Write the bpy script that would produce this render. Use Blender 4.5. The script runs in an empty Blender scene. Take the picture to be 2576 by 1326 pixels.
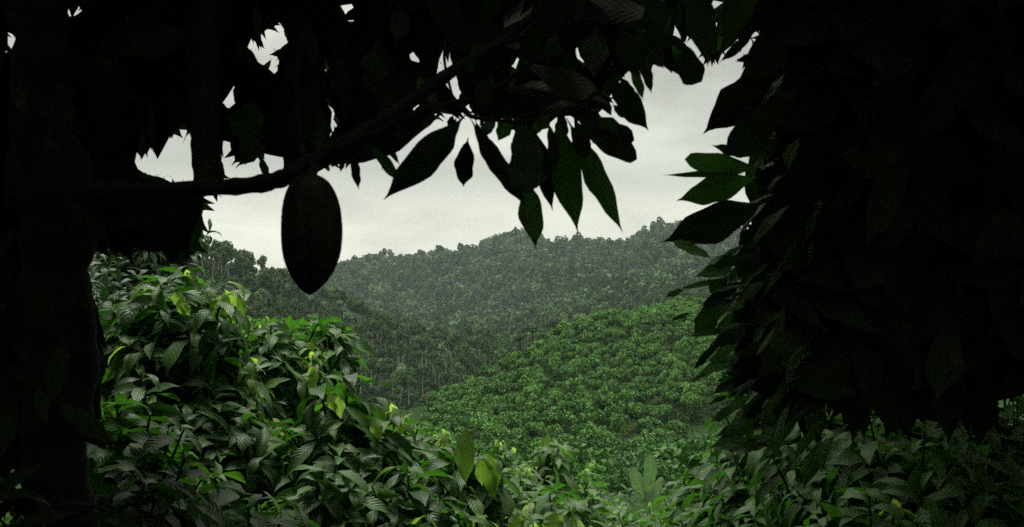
import bpy, math, random
import numpy as np
from mathutils import Vector
R = np.random.default_rng(7)
random.seed(7)
PI = math.pi
F = 2231.0                      # focal length in units of a 2576 wide picture
CX, CY = 1288.0, 663.0
scene = bpy.context.scene
COL = scene.collection

def W3(px, py, Y):
    return np.array([(px - CX) / F * Y, Y, (CY - py) / F * Y])

def unit(v):
    v = np.asarray(v, float)
    return v / np.maximum(np.linalg.norm(v, axis=-1, keepdims=True), 1e-9)

# ------------------------------------------------------------------ objects
def make_mesh(name, V, Fq, uv=None, var=None, mat=None, smooth=True):
    """V (n,3); Fq (m,k) with one k; uv, var: per-vertex (n,2)"""
    V = np.asarray(V, np.float32).reshape(-1, 3)
    Fq = np.asarray(Fq, np.int32)
    me = bpy.data.meshes.new(name)
    m, k = Fq.shape
    me.vertices.add(len(V)); me.vertices.foreach_set('co', V.ravel())
    me.loops.add(m * k); me.loops.foreach_set('vertex_index', Fq.ravel())
    me.polygons.add(m); me.polygons.foreach_set('loop_start', np.arange(0, m * k, k, dtype=np.int32))
    if smooth:
        me.polygons.foreach_set('use_smooth', np.ones(m, bool))
    li = Fq.ravel()
    for nm, arr in (('UVMap', uv), ('Var', var)):
        if arr is not None:
            l = me.uv_layers.new(name=nm)
            l.data.foreach_set('uv', np.asarray(arr, np.float32)[li].ravel())
    me.update(calc_edges=True)
    if mat: me.materials.append(mat)
    return me

def tag(o, label=None, cat=None, group=None, kind=None):
    if label: o['label'] = label
    if cat: o['category'] = cat
    if group: o['group'] = group
    if kind: o['kind'] = kind
    return o

def link(name, me, parent=None, loc=None, rotz=0.0, s=1.0):
    o = bpy.data.objects.new(name, me); COL.objects.link(o)
    if parent is not None: o.parent = parent
    if loc is not None: o.location = [float(c) for c in loc]
    o.rotation_euler = (0, 0, rotz); o.scale = (s, s, s)
    return o

# ------------------------------------------------------------------ leaves
_T = np.array([0, .03, .09, .16, .30, .45, .56, .70, .80, .88, .94, 1.0])
_Wp = np.array([.03, .05, .10, .40, .78, .97, 1.0, .84, .56, .24, .07, .0])
def wprof(t): return np.interp(t, _T, _Wp)
_TB = np.array([0, .03, .09, .16, .30, .45, .56, .70, .80, .90, .97, 1.0])
_WB = np.array([.03, .05, .12, .50, .82, .95, 1.0, 1.0, .96, .80, .45, .02])

def leaves(base, d, nrm, L, Wd, droop, fold=0.25, wave=0.12, sway=0.0, tint=0.5, young=0.0, na=8, nc=4, blunt=False):
    base = np.atleast_2d(base).astype(float); N = len(base)
    f = lambda x: np.broadcast_to(np.asarray(x, float), (N,)).reshape(N, 1, 1)
    a = unit(np.broadcast_to(d, (N, 3)))
    n = np.broadcast_to(nrm, (N, 3)); n = unit(n - (n * a).sum(1, keepdims=True) * a)
    s = np.cross(a, n)
    A, Nn, S = a[:, None, None, :], n[:, None, None, :], s[:, None, None, :]
    if na >= 8:
        t = np.concatenate([[0, .08], np.linspace(.15, 1, na - 1)])
    else:
        t = np.linspace(0, 1, na + 1)
    t = t.reshape(1, -1, 1)
    u = np.linspace(-1, 1, nc + 1).reshape(1, 1, -1)
    k = f(droop); k = np.where(np.abs(k) < 1e-3, 1e-3, k)
    L3, W3_ = f(L), f(Wd)
    w = (np.interp(t, _TB, _WB) if blunt else wprof(t))
    if na < 8: w = np.maximum(w, 0.0)
    X = L3 * np.sin(k * t) / k
    Z = -L3 * (1 - np.cos(k * t)) / k
    ck, sk = np.cos(k * t)[..., None], np.sin(k * t)[..., None]
    NT = ck * Nn + sk * A
    ph = R.uniform(0, 6.28, (N, 1, 1)); fr = R.uniform(9, 17, (N, 1, 1))
    fo = f(fold)
    wob = 1 + 0.10 * np.sin(fr * 1.3 * t + ph * 2) * np.sign(u) * (np.abs(u) > .6)
    lat = u * w * W3_ * np.cos(fo) * wob + f(sway) * L3 * t ** 2
    up = np.abs(u) * w * W3_ * np.sin(fo) + f(wave) * W3_ * np.sin(ph + fr * t + u * 1.2) * u ** 2 * (w > .15)
    P = base[:, None, None, :] + A * X[..., None] + Nn * Z[..., None] + S * lat[..., None] + NT * up[..., None]
    nt, nu = t.shape[1], nc + 1
    idx = np.arange(nt * nu).reshape(nt, nu)
    q = np.stack([idx[:-1, :-1], idx[1:, :-1], idx[1:, 1:], idx[:-1, 1:]], -1).reshape(-1, 4)
    Fq = (q[None] + (np.arange(N) * nt * nu)[:, None, None]).reshape(-1, 4)
    uv = np.empty((N, nt, nu, 2)); uv[..., 0] = (u + 1) / 2; uv[..., 1] = t
    var = np.empty((N, nt, nu, 2)); var[..., 0] = f(tint); var[..., 1] = f(young)
    return P.reshape(-1, 3), Fq, uv.reshape(-1, 2), var.reshape(-1, 2)

def tube(pts, rad, sides=8, tint=.5, cap=False):
    pts = np.asarray(pts, float); rad = np.broadcast_to(np.asarray(rad, float), (len(pts),))
    tg = unit(np.gradient(pts, axis=0))
    ref = np.array([0.31, 0.87, 0.12]); 
    n0 = unit(np.cross(tg, ref)); b0 = np.cross(tg, n0)
    an = np.linspace(0, 2 * PI, sides, endpoint=False)
    P = pts[:, None] + rad[:, None, None] * (np.cos(an)[None, :, None] * n0[:, None] + np.sin(an)[None, :, None] * b0[:, None])
    m = len(pts); idx = np.arange(m * sides).reshape(m, sides)
    nx = np.roll(idx, -1, axis=1)
    Fq = np.stack([idx[:-1], nx[:-1], nx[1:], idx[1:]], -1).reshape(-1, 4)
    uv = np.zeros((m * sides, 2)); uv[:, 1] = np.repeat(np.arange(m) / m, sides)
    var = np.full((m * sides, 2), 0.0); var[:, 0] = tint
    return P.reshape(-1, 3), Fq, uv, var

def merge(parts):
    Vs, Fs, U, A, off = [], [], [], [], 0
    for v, f, u, a in parts:
        Vs.append(v); Fs.append(f + off); U.append(u); A.append(a); off += len(v)
    return np.concatenate(Vs), np.concatenate(Fs), np.concatenate(U), np.concatenate(A)

def spline(pts, n=6):
    """Catmull-Rom through points"""
    p = np.asarray(pts, float); p = np.vstack([2 * p[0] - p[1], p, 2 * p[-1] - p[-2]])
    out = []
    for i in range(1, len(p) - 2):
        for t in np.linspace(0, 1, n, endpoint=False):
            out.append(.5 * ((2 * p[i]) + (-p[i-1] + p[i+1]) * t + (2*p[i-1] - 5*p[i] + 4*p[i+1] - p[i+2]) * t*t + (-p[i-1] + 3*p[i] - 3*p[i+1] + p[i+2]) * t**3))
    out.append(p[-2])
    return np.array(out)

# ------------------------------------------------------------------ materials
def nt_new(name):
    m = bpy.data.materials.new(name); m.use_nodes = True
    t = m.node_tree; t.nodes.clear()
    return m, t
def nd(t, kind, **kw):
    n = t.nodes.new(kind)
    for k, v in kw.items(): setattr(n, k, v)
    return n
def mth(t, op, a, b=None, clamp=False):
    n = nd(t, 'ShaderNodeMath', operation=op, use_clamp=clamp)
    for i, x in enumerate((a, b)):
        if x is None: continue
        if isinstance(x, (int, float)): n.inputs[i].default_value = x
        else: t.links.new(x, n.inputs[i])
    return n.outputs[0]
def mixc(t, fac, a, b, blend='MIX'):
    n = nd(t, 'ShaderNodeMix', data_type='RGBA', blend_type=blend)
    for s_, x in ((0, fac), (6, a), (7, b)):
        if isinstance(x, (int, float)): n.inputs[s_].default_value = x
        elif isinstance(x, tuple): n.inputs[s_].default_value = (*x, 1)
        else: t.links.new(x, n.inputs[s_])
    return n.outputs[2]

def leaf_mat(name, ca, cb, young=(0.58, 0.67, 0.21), rough=0.42, trans=0.25, veins=True, spec=0.5, nscale=14, rnd=0.0, bump=0.22, under=None, vein=0.55):
    m, t = nt_new(name); L = t.links.new
    var = nd(t, 'ShaderNodeUVMap', uv_map='Var'); sv = nd(t, 'ShaderNodeSeparateXYZ'); L(var.outputs[0], sv.inputs[0])
    tint, yg = sv.outputs[0], sv.outputs[1]
    if rnd > 0:
        oi = nd(t, 'ShaderNodeObjectInfo')
        r_ = mth(t, 'MULTIPLY', mth(t, 'SUBTRACT', oi.outputs['Random'], 0.5), rnd)
        tint = mth(t, 'ADD', tint, r_, clamp=True)
    col = mixc(t, tint, ca, cb)
    tc = nd(t, 'ShaderNodeTexCoord')
    no = nd(t, 'ShaderNodeTexNoise'); no.inputs['Scale'].default_value = nscale; no.inputs['Detail'].default_value = 3
    L(tc.outputs['Object'], no.inputs['Vector'])
    dark = mth(t, 'ADD', mth(t, 'MULTIPLY', no.outputs[0], 0.9), 0.55)
    mul = nd(t, 'ShaderNodeVectorMath', operation='SCALE'); L(col, mul.inputs[0]); L(dark, mul.inputs['Scale'])
    col = mixc(t, yg, mul.outputs[0], young)
    b = nd(t, 'ShaderNodeBsdfPrincipled')
    if veins:
        uvn = nd(t, 'ShaderNodeUVMap', uv_map='UVMap'); su = nd(t, 'ShaderNodeSeparateXYZ'); L(uvn.outputs[0], su.inputs[0])
        au = mth(t, 'ABSOLUTE', mth(t, 'SUBTRACT', su.outputs[0], 0.5))
        mid = mth(t, 'SUBTRACT', 1.0, mth(t, 'DIVIDE', au, 0.035), clamp=True)
        ph = mth(t, 'SUBTRACT', mth(t, 'MULTIPLY', su.outputs[1], 11.0), mth(t, 'MULTIPLY', au, 4.5))
        sn = mth(t, 'ABSOLUTE', mth(t, 'SINE', mth(t, 'MULTIPLY', ph, PI)))
        lat = mth(t, 'SUBTRACT', 1.0, mth(t, 'DIVIDE', sn, 0.22), clamp=True)
        v = mth(t, 'MAXIMUM', mid, mth(t, 'MULTIPLY', lat, 0.45))
        br = nd(t, 'ShaderNodeVectorMath', operation='SCALE'); L(col, br.inputs[0]); br.inputs['Scale'].default_value = 1.5
        col = mixc(t, mth(t, 'MULTIPLY', v, vein), col, br.outputs[0])
        bp = nd(t, 'ShaderNodeBump'); bp.inputs['Strength'].default_value = bump; bp.inputs['Distance'].default_value = 0.012
        h = mth(t, 'ADD', sn, mth(t, 'MULTIPLY', mid, -1.0))
        L(h, bp.inputs['Height']); L(bp.outputs[0], b.inputs['Normal'])
    if veins:
        n2 = nd(t, 'ShaderNodeTexNoise'); n2.inputs['Scale'].default_value = 9; n2.inputs['Detail'].default_value = 4; L(tc.outputs['Object'], n2.inputs['Vector'])
        r2 = nd(t, 'ShaderNodeMapRange'); r2.inputs[1].default_value = .64; r2.inputs[2].default_value = .70; L(n2.outputs[0], r2.inputs[0])
        col = mixc(t, mth(t, 'MULTIPLY', r2.outputs[0], .55), col, (0.07, 0.055, 0.02))
    if under is not None:
        ge = nd(t, 'ShaderNodeNewGeometry')
        col = mixc(t, mth(t, 'MULTIPLY', ge.outputs['Backfacing'], under), col, mixc(t, 0.5, col, (0.06, 0.10, 0.045)))
    L(col, b.inputs['Base Color'])
    b.inputs['Roughness'].default_value = rough
    b.inputs['Specular IOR Level'].default_value = spec
    tr = nd(t, 'ShaderNodeBsdfTranslucent')
    sat = mixc(t, 1.0, col, (0.9, 1.35, 0.45), 'MULTIPLY'); L(sat, tr.inputs[0])
    ms = nd(t, 'ShaderNodeMixShader'); L(mth(t, 'ADD', mth(t, 'MULTIPLY', yg, 0.28), trans), ms.inputs[0])
    L(b.outputs[0], ms.inputs[1]); L(tr.outputs[0], ms.inputs[2])
    o = nd(t, 'ShaderNodeOutputMaterial'); L(ms.outputs[0], o.inputs[0])
    return m

def bark_mat(name, ca, cb, scale=20, rough=0.9, bump=0.6, dist=0.01):
    m, t = nt_new(name); L = t.links.new
    tc = nd(t, 'ShaderNodeTexCoord'); no = nd(t, 'ShaderNodeTexNoise')
    no.inputs['Scale'].default_value = scale; no.inputs['Detail'].default_value = 6
    L(tc.outputs['Object'], no.inputs['Vector'])
    rm = nd(t, 'ShaderNodeMapRange'); rm.inputs[1].default_value = .35; rm.inputs[2].default_value = .65; L(no.outputs[0], rm.inputs[0])
    b = nd(t, 'ShaderNodeBsdfPrincipled'); L(mixc(t, rm.outputs[0], ca, cb), b.inputs['Base Color'])
    b.inputs['Roughness'].default_value = rough; b.inputs['Specular IOR Level'].default_value = 0.25
    bp = nd(t, 'ShaderNodeBump'); bp.inputs['Strength'].default_value = bump; bp.inputs['Distance'].default_value = dist
    L(no.outputs[0], bp.inputs['Height']); L(bp.outputs[0], b.inputs['Normal'])
    o = nd(t, 'ShaderNodeOutputMaterial'); L(b.outputs[0], o.inputs[0])
    return m

M_shade = leaf_mat('shaded_cacao_leaf', (0.014, 0.024, 0.011), (0.021, 0.036, 0.014), trans=0.20, rough=0.7, spec=0.12, bump=0.10, vein=0.2)  # cacao leaf with the crown's shade put into its colour
M_edge = leaf_mat('translucent_cacao_leaf', (0.025, 0.065, 0.015), (0.055, 0.13, 0.025), trans=0.40, rough=0.45, spec=0.4)  # mid-dark green leaf with more translucency
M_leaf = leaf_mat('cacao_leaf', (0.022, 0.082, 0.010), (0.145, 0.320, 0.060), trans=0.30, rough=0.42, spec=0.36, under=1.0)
M_bush = leaf_mat('plantation_leaf', (0.014, 0.062, 0.007), (0.140, 0.330, 0.060), trans=0.14, rough=0.55, spec=0.3, veins=False, nscale=0.9, rnd=0.35)
M_tree = leaf_mat('forest_leaf', (0.018, 0.052, 0.010), (0.070, 0.145, 0.034), trans=0.15, rough=0.7, veins=False, nscale=0.35, rnd=0.4, spec=.3)
M_pale = leaf_mat('pale_forest_leaf', (0.080, 0.150, 0.055), (0.200, 0.300, 0.125), trans=0.15, rough=0.7, veins=False, nscale=0.3, rnd=0.5, spec=.3)  # light green leaf, lightened further to paint in the valley mist
M_far = leaf_mat('distant_forest_leaf', (0.014, 0.042, 0.014), (0.085, 0.155, 0.060), trans=0.1, rough=0.8, veins=False, nscale=0.03, spec=.2)
M_under = leaf_mat('undergrowth_leaf', (0.012, 0.030, 0.008), (0.040, 0.085, 0.022), trans=0.1, rough=0.8, veins=False, nscale=0.2, spec=.2)
M_grass = leaf_mat('grass_blade', (0.014, 0.040, 0.008), (0.045, 0.100, 0.022), trans=0.1, rough=0.8, veins=False, nscale=.3, spec=.1)
M_scrub = leaf_mat('scrub_leaf', (0.018, 0.062, 0.012), (0.080, 0.190, 0.040), trans=0.14, rough=0.6, spec=0.25, veins=False, nscale=0.8)
M_tree2 = leaf_mat('dark_broad_leaf', (0.016, 0.038, 0.012), (0.034, 0.078, 0.026), trans=0.15, rough=0.5, spec=0.35)  # dimness under the left branch is put into this leaf colour
M_palm = leaf_mat('palm_frond', (0.010, 0.026, 0.008), (0.024, 0.055, 0.016), trans=0.1, rough=0.8, spec=0.1, veins=False)
M_banana = leaf_mat('banana_leaf', (0.13, 0.21, 0.10), (0.20, 0.29, 0.16), trans=0.30, rough=0.4, bump=0.2)
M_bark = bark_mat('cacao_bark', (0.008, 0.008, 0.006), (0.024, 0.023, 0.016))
M_twig = bark_mat('twig_bark', (0.03, 0.035, 0.02), (0.06, 0.06, 0.035), scale=40)
M_pole = bark_mat('pale_trunk_bark', (0.20, 0.21, 0.16), (0.36, 0.37, 0.30), scale=1.2, dist=.05)
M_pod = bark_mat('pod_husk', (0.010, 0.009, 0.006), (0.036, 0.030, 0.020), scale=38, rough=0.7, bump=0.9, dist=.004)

def ground_mat():
    m, t = nt_new('hillside_ground'); L = t.links.new
    tc = nd(t, 'ShaderNodeTexCoord')
    def noise(s, d=5):
        n = nd(t, 'ShaderNodeTexNoise'); n.inputs['Scale'].default_value = s; n.inputs['Detail'].default_value = d
        L(tc.outputs['Object'], n.inputs['Vector']); return n.outputs[0]
    def rng(x, a, b):
        r = nd(t, 'ShaderNodeMapRange'); r.inputs[1].default_value = a; r.inputs[2].default_value = b; L(x, r.inputs[0]); return r.outputs[0]
    g = mixc(t, rng(noise(1.2), .35, .65), (0.012, 0.030, 0.007), (0.028, 0.058, 0.014))
    s = mixc(t, rng(noise(3.0), .3, .7), (0.030, 0.022, 0.012), (0.06, 0.045, 0.024))
    c = mixc(t, rng(noise(0.11), .52, .64), g, s)
    c = mixc(t, rng(noise(9.0, 3), .35, .75), c, (0.02, 0.045, 0.011))
    b = nd(t, 'ShaderNodeBsdfPrincipled'); L(c, b.inputs['Base Color']); b.inputs['Roughness'].default_value = 1.0; b.inputs['Specular IOR Level'].default_value = 0.05
    bp = nd(t, 'ShaderNodeBump'); bp.inputs['Strength'].default_value = 0.8; bp.inputs['Distance'].default_value = 0.15
    L(noise(4.0, 8), bp.inputs['Height']); L(bp.outputs[0], b.inputs['Normal'])
    o = nd(t, 'ShaderNodeOutputMaterial'); L(b.outputs[0], o.inputs[0])
    return m

# ------------------------------------------------------------------ terrain
ctl = []   # px, py of the ground, Y
for px in (200, 700, 1288, 1800, 2400):
    for Y in (1.0, 2.5, 6, 14, 30, 60):
        z = -1.6 - 0.21 * Y
        ctl.append((px, CY - z * F / Y, Y))
C_ = """
1100 1198 100;1100 1060 135;1100 1028 150;1100 1050 175;1100 1075 200;1100 1025 240;1100 960 290;1100 905 330;1100 930 380;1100 880 600;1100 850 700
1100 780 820;1100 715 910;1100 645 1010;1100 670 1300
800 1230 90;800 1160 120;800 1080 160;800 1040 195;800 960 230;800 860 280;800 765 330;800 800 400;800 860 550;800 850 700;800 775 850;800 728 1000;800 700 1300
600 1150 90;600 1040 130;600 930 180;600 800 230;600 715 270;600 675 300;600 760 400;600 840 650;600 770 850;600 735 1000;600 710 1300
400 1080 90;400 940 150;400 760 220;400 660 270;400 650 300;400 760 450;400 800 700;400 740 1000;400 710 1300
100 1080 90;100 900 150;100 720 220;100 640 300;100 720 500;100 740 1000
1250 1180 100;1250 1110 112;1250 1010 135;1250 945 155;1250 1000 185;1250 1030 230;1250 970 300;1250 905 400;1250 880 500;1250 850 650;1250 800 760;1250 705 900;1250 628 1010;1250 660 1300
1400 1215 98;1400 1160 107;1400 1020 132;1400 915 155;1400 860 172;1400 910 200;1400 920 260;1400 860 380;1400 815 460;1400 810 600;1400 760 720;1400 690 880;1400 640 1020;1400 660 1300
1500 1225 95;1500 1150 108;1500 990 135;1500 870 160;1500 818 176;1500 870 210;1500 880 270;1500 830 400;1500 780 500;1500 770 620;1500 720 760;1500 655 920;1500 610 1040;1445 628 1035;1500 640 1300
1700 1215 92;1700 1150 104;1700 1010 125;1700 870 155;1700 800 178;1700 778 190;1700 830 230;1700 830 300;1700 780 420;1700 735 520;1700 720 650;1700 670 800;1700 616 1020;1700 640 1300
1950 1190 92;1950 1000 125;1950 860 155;1950 790 190;1950 830 240;1950 780 400;1950 720 520;1950 670 700;1950 610 950;1950 660 1300
2400 1150 92;2400 960 130;2400 800 190;2400 780 400;2400 700 700;2400 620 950;2400 670 1300
"""
for tok in C_.replace('\n', ';').split(';'):
    if tok.strip(): ctl.append(tuple(float(c) for c in tok.split()))
ctl = np.array(ctl)
cx_, cy_ = (ctl[:, 0] - CX) / F * ctl[:, 2], ctl[:, 2]
cz_ = (CY - ctl[:, 1]) / F * ctl[:, 2]
th = np.arctan2(cx_, cy_); rr = np.hypot(cx_, cy_); ss = (cz_ + 1.6) / rr
ext = []
for a in (65, 110, 150, 180, -150, -110, -65):
    for r_, s_ in ((1, -.12), (6, -.08), (30, -.02), (150, .0), (600, .02), (1300, 0.0)):
        back = 0.22 if abs(a) > 100 else 0.05
        ext.append((math.radians(a), r_, s_ + back * (1 if r_ > 4 else .3)))
for a in np.radians(np.arange(-180, 180, 30)): ext.append((a, 2600, -0.01))
ext = np.array(ext)
th = np.concatenate([th, ext[:, 0]]); rr = np.concatenate([rr, ext[:, 1]]); ss = np.concatenate([ss, ext[:, 2]])
def feat(t_, r_): return np.stack([3 * np.cos(t_), 3 * np.sin(t_), 4.0 * np.log(r_)], -1)
FC = feat(th, rr)
K = np.linalg.norm(FC[:, None] - FC[None], axis=-1)
m0 = ss.mean()
wgt = np.linalg.solve(K + 1e-6 * np.eye(len(K)), ss - m0)
def ground_z(x, y):
    x, y = np.asarray(x, float), np.asarray(y, float)
    sh = x.shape; x = x.ravel(); y = y.ravel()
    r_ = np.maximum(np.hypot(x, y), 0.3); t_ = np.arctan2(x, y)
    out = np.empty(len(x))
    for i in range(0, len(x), 20000):
        f = feat(t_[i:i+20000], r_[i:i+20000])
        out[i:i+20000] = np.linalg.norm(f[:, None] - FC[None], axis=-1) @ wgt + m0
    far = np.clip((r_ - 520) / 250, 0, 1)
    fold = 7 * np.sin(x * .034 + 1.4 * np.sin(y * .008)) + 4 * np.sin(x * .071 + y * .012 + 1.7) + 3 * np.sin(y * .05 + x * .02)
    return (out * r_ - 1.6 + far * fold).reshape(sh)

fr_ = np.linspace(-40, 40, 241)
bk_ = np.linspace(40, 320, 72)[1:-1]
TH = np.radians(np.concatenate([fr_, bk_])); RR = np.concatenate([[0.35], np.geomspace(.8, 2500, 150)])
tg, rg = np.meshgrid(TH, RR)
gx, gy = rg * np.sin(tg), rg * np.cos(tg)
gz = ground_z(gx, gy)
gz += (np.sin(gx * .9 + 1.3) * np.cos(gy * .7) * .5 + np.sin(gx * .23) * np.sin(gy * .31 + 2)) * np.clip(rg / 300, 0.02, 1.0)
nT, nR = len(TH), len(RR)
idx = np.arange(nT * nR).reshape(nR, nT); nx = np.roll(idx, -1, 1)
Fg = np.stack([idx[:-1], nx[:-1], nx[1:], idx[1:]], -1).reshape(-1, 4)
Vg = np.stack([gx, gy, gz], -1).reshape(-1, 3)
mg = make_mesh('ground', Vg, Fg[:, ::-1], mat=ground_mat())
import bmesh
bmm = bmesh.new(); bmm.from_mesh(mg); bmm.verts.ensure_lookup_table()
try: bmm.faces.new([bmm.verts[i] for i in range(nT)])
except Exception: pass
bmesh.ops.recalc_face_normals(bmm, faces=bmm.faces); bmm.to_mesh(mg); bmm.free()
tag(link('ground', mg), kind='structure')

# ------------------------------------------------------------------ far crowns made of small leaf faces
def diamonds(c, d, n, L, Wd, tint, young=0.0):
    N = len(c); a = unit(d); n = unit(n - (n * a).sum(1, keepdims=True) * a); s = np.cross(a, n)
    L = np.broadcast_to(L, (N,))[:, None]; Wd = np.broadcast_to(Wd, (N,))[:, None]
    P = np.stack([c - a * L * .5, c + s * Wd + n * Wd * .2, c + a * L * .5 - n * L * .12, c - s * Wd + n * Wd * .2], 1)
    Fq = np.arange(4 * N).reshape(N, 4)
    var = np.empty((N, 4, 2)); var[..., 0] = np.broadcast_to(tint, (N,))[:, None]; var[..., 1] = np.broadcast_to(young, (N,))[:, None]
    return P.reshape(-1, 3), Fq, np.tile(np.array([[.5, 0], [1, .5], [.5, 1], [0, .5]]), (N, 1)), var.reshape(-1, 2)

def rdir(n, up=-1.0):
    v = unit(R.normal(size=(n * 6, 3))); v = v[v[:, 2] > up][:n]; return v

def crown(nl, rx, rz, zc, lobes, leafL, leafW, low=-.4, lobe_r=(.34, .55), whorl=0, ysh=.0, squash=1.0):
    """unit crown: lobes spread over an ellipsoid, each a shell of leaf faces"""
    ld = rdir(lobes, low); lr = R.uniform(.45, .85, lobes)
    lc = ld * lr[:, None] * np.array([rx, rx, rz]); lrad = R.uniform(*lobe_r, lobes) * min(rx, rz)
    lt = R.uniform(-.28, .28, lobes)
    pick = R.choice(lobes, nl, p=lrad ** 2 / (lrad ** 2).sum())
    dr = rdir(nl, -.75)[:nl]
    rad = lrad[pick] * R.uniform(.6, 1.08, nl) ** .6
    c = lc[pick] + dr * rad[:, None] * np.array([1, 1, squash]); c[:, 2] += zc
    d = unit(dr * .6 + R.normal(size=(nl, 3)) * .55 + np.array([0, 0, -.15]))
    n = unit(dr * 1.2 + np.array([0, 0, .4]) + R.normal(size=(nl, 3)) * .4)
    t_ = np.clip(.45 + lt[pick] + R.normal(0, .2, nl), 0, 1)
    yg = (R.random(nl) < ysh) * R.uniform(.4, 1, nl)
    return diamonds(c, d, n, leafL * R.uniform(.7, 1.3, nl), leafW * R.uniform(.8, 1.2, nl), t_, yg)

def scatter_mesh(variants, pos, sc, rot, tv=.16):
    """merge many copies into one mesh (stuff)"""
    parts = []
    kind = R.integers(0, len(variants), len(pos))
    for k, (v, f, u, a) in enumerate(variants):
        s_ = np.where(kind == k)[0]
        if not len(s_): continue
        c, s = np.cos(rot[s_])[:, None], np.sin(rot[s_])[:, None]
        X = v[None, :, 0] * c - v[None, :, 1] * s; Y = v[None, :, 0] * s + v[None, :, 1] * c
        Z = np.broadcast_to(v[None, :, 2], X.shape)
        scl = sc[s_] if sc.ndim == 2 else np.repeat(sc[s_][:, None], 3, 1)
        P = np.stack([X, Y, Z], -1) * scl[:, None, :] + pos[s_][:, None, :]
        Fq = f[None] + (np.arange(len(s_)) * len(v))[:, None, None]
        aa = np.broadcast_to(a[None], (len(s_), *a.shape)).copy()
        aa[..., 0] = np.clip(aa[..., 0] + R.normal(0, tv, (len(s_), 1)), 0, 1)
        parts.append((P.reshape(-1, 3), Fq.reshape(-1, f.shape[1]), np.tile(u, (len(s_), 1)), aa.reshape(-1, 2)))
    return merge(parts)

def jgrid(x0, x1, y0, y1, st, jit=.45):
    gx_, gy_ = np.meshgrid(np.arange(x0, x1, st), np.arange(y0, y1, st))
    gx_ = gx_ + (np.arange(gx_.shape[0])[:, None] % 2) * st * .5
    p = np.stack([gx_.ravel(), gy_.ravel()], -1); p += R.uniform(-jit, jit, p.shape) * st
    return p
def pxy(p): return p[:, 0] / p[:, 1] * F + CX, p[:, 1]
def with_z(p, dz=0.0): return np.column_stack([p, ground_z(p[:, 0], p[:, 1]) + dz])

# --- distant mountain forest: one wooded mass
far_var = [crown(150, 1, .9, .95, 5, .34, .18, low=-.1, lobe_r=(.42, .62)) for _ in range(5)] + [crown(130, .75, 1.2, 1.25, 4, .34, .17, low=-.2, lobe_r=(.42, .6)) for _ in range(2)]
p = jgrid(-380, 620, 540, 1130, 8.8)
px_, Y_ = pxy(p)
keep = (px_ > 250) & (px_ < 2500) & (Y_ < 1110)
keep &= ~((px_ > 2150) & (R.random(len(p)) < .5))
p = p[keep]; pz = with_z(p, -6.0)
sc = np.clip(R.lognormal(0, .30, len(p)), .5, 1.5) * 6.2
sc3 = np.column_stack([sc, sc, sc * R.uniform(.8, 1.35, len(p))])
# taller ones that break the skyline
tall = R.random(len(p)) < .0
sc3[tall] *= np.array([.9, .9, 1.15])
v, f, u, a = scatter_mesh(far_var, pz, sc3, R.uniform(0, 6.28, len(p)), .26)
tag(link('mountain_forest', make_mesh('mountain_forest', v, f, u, a, M_far, smooth=False)),
    'dense grey-green rainforest covering the hazy mountain behind the valley', 'forest', kind='stuff')
print('far trees', len(p))

# pale dead / standing trunks in the far forest
tr = []
for i in range(60):
    px = R.uniform(880, 1900); Y = R.uniform(640, 1000)
    x = (px - CX) / F * Y; z = float(ground_z(np.array([x]), np.array([Y]))[0])
    h = R.uniform(9, 15)
    tr.append(tube([(x, Y, z), (x + R.normal(0, .3), Y, z + h)], [.28, .16], 5))
v, f, u, a = merge(tr)
tag(link('mountain_trunks', make_mesh('mountain_trunks', v, f, u, a, M_pole)),
    'thin pale trunks rising between the crowns of the mountain rainforest', 'tree trunks', kind='stuff')

# --- forest trees with bare pale trunks (one object each)
def tree_var(kind):
    """20 units high tree; returns trunk, crown"""
    h = 15.0
    lean = R.normal(0, .5, 2)
    if kind == 'pole':
        tp = spline([(0, 0, -1.5), (lean[0] * .3, lean[1] * .3, h * .4), (lean[0], lean[1], h * .93)], 4)
        parts = [tube(tp, np.linspace(.24, .10, len(tp)), 6)]
        for i in range(7):
            z = R.uniform(.62, .88) * h; an = R.uniform(0, 6.28); l = R.uniform(1.0, 2.3)
            b = np.array([lean[0] * z / h, lean[1] * z / h, z])
            parts.append(tube([b, b + np.array([math.cos(an) * l, math.sin(an) * l, l * .8])], [.07, .03], 4))
        c = crown(480, 2.1, 2.9, h * .83, 11, .72, .28, low=-1, lobe_r=(.30, .5))
        c[0][:, 0] += lean[0] * .8; c[0][:, 1] += lean[1] * .8
    else:
        tp = spline([(0, 0, -1.5), (lean[0] * .3, lean[1] * .3, h * .3), (lean[0], lean[1], h * .7)], 4)
        parts = [tube(tp, np.linspace(.3, .12, len(tp)), 6)]
        for i in range(8):
            z = R.uniform(.3, .65) * h; an = R.uniform(0, 6.28); l = R.uniform(1.5, 3)
            b = np.array([lean[0] * z / h, lean[1] * z / h, z])
            parts.append(tube([b, b + np.array([math.cos(an) * l, math.sin(an) * l, l * .8])], [.09, .03], 4))
        c = crown(700, 3.4, 4.2, h * .66, 18, .8, .32, low=-.8, lobe_r=(.24, .42))
        c[0][:, 0] += lean[0] * .7; c[0][:, 1] += lean[1] * .7
    return merge(parts), c
TREES = {}
for mt, mm in (('dark', M_tree), ('pale', M_pale)):
    for kd in ('pole', 'round'):
        TREES[(mt, kd)] = []
        for i in range(4):
            tk, cr = tree_var(kd)
            TREES[(mt, kd)].append((make_mesh('trunk', *tk[:2], tk[2], tk[3], M_pole), make_mesh('crown', *cr[:2], cr[2], cr[3], mm, smooth=False)))
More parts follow.
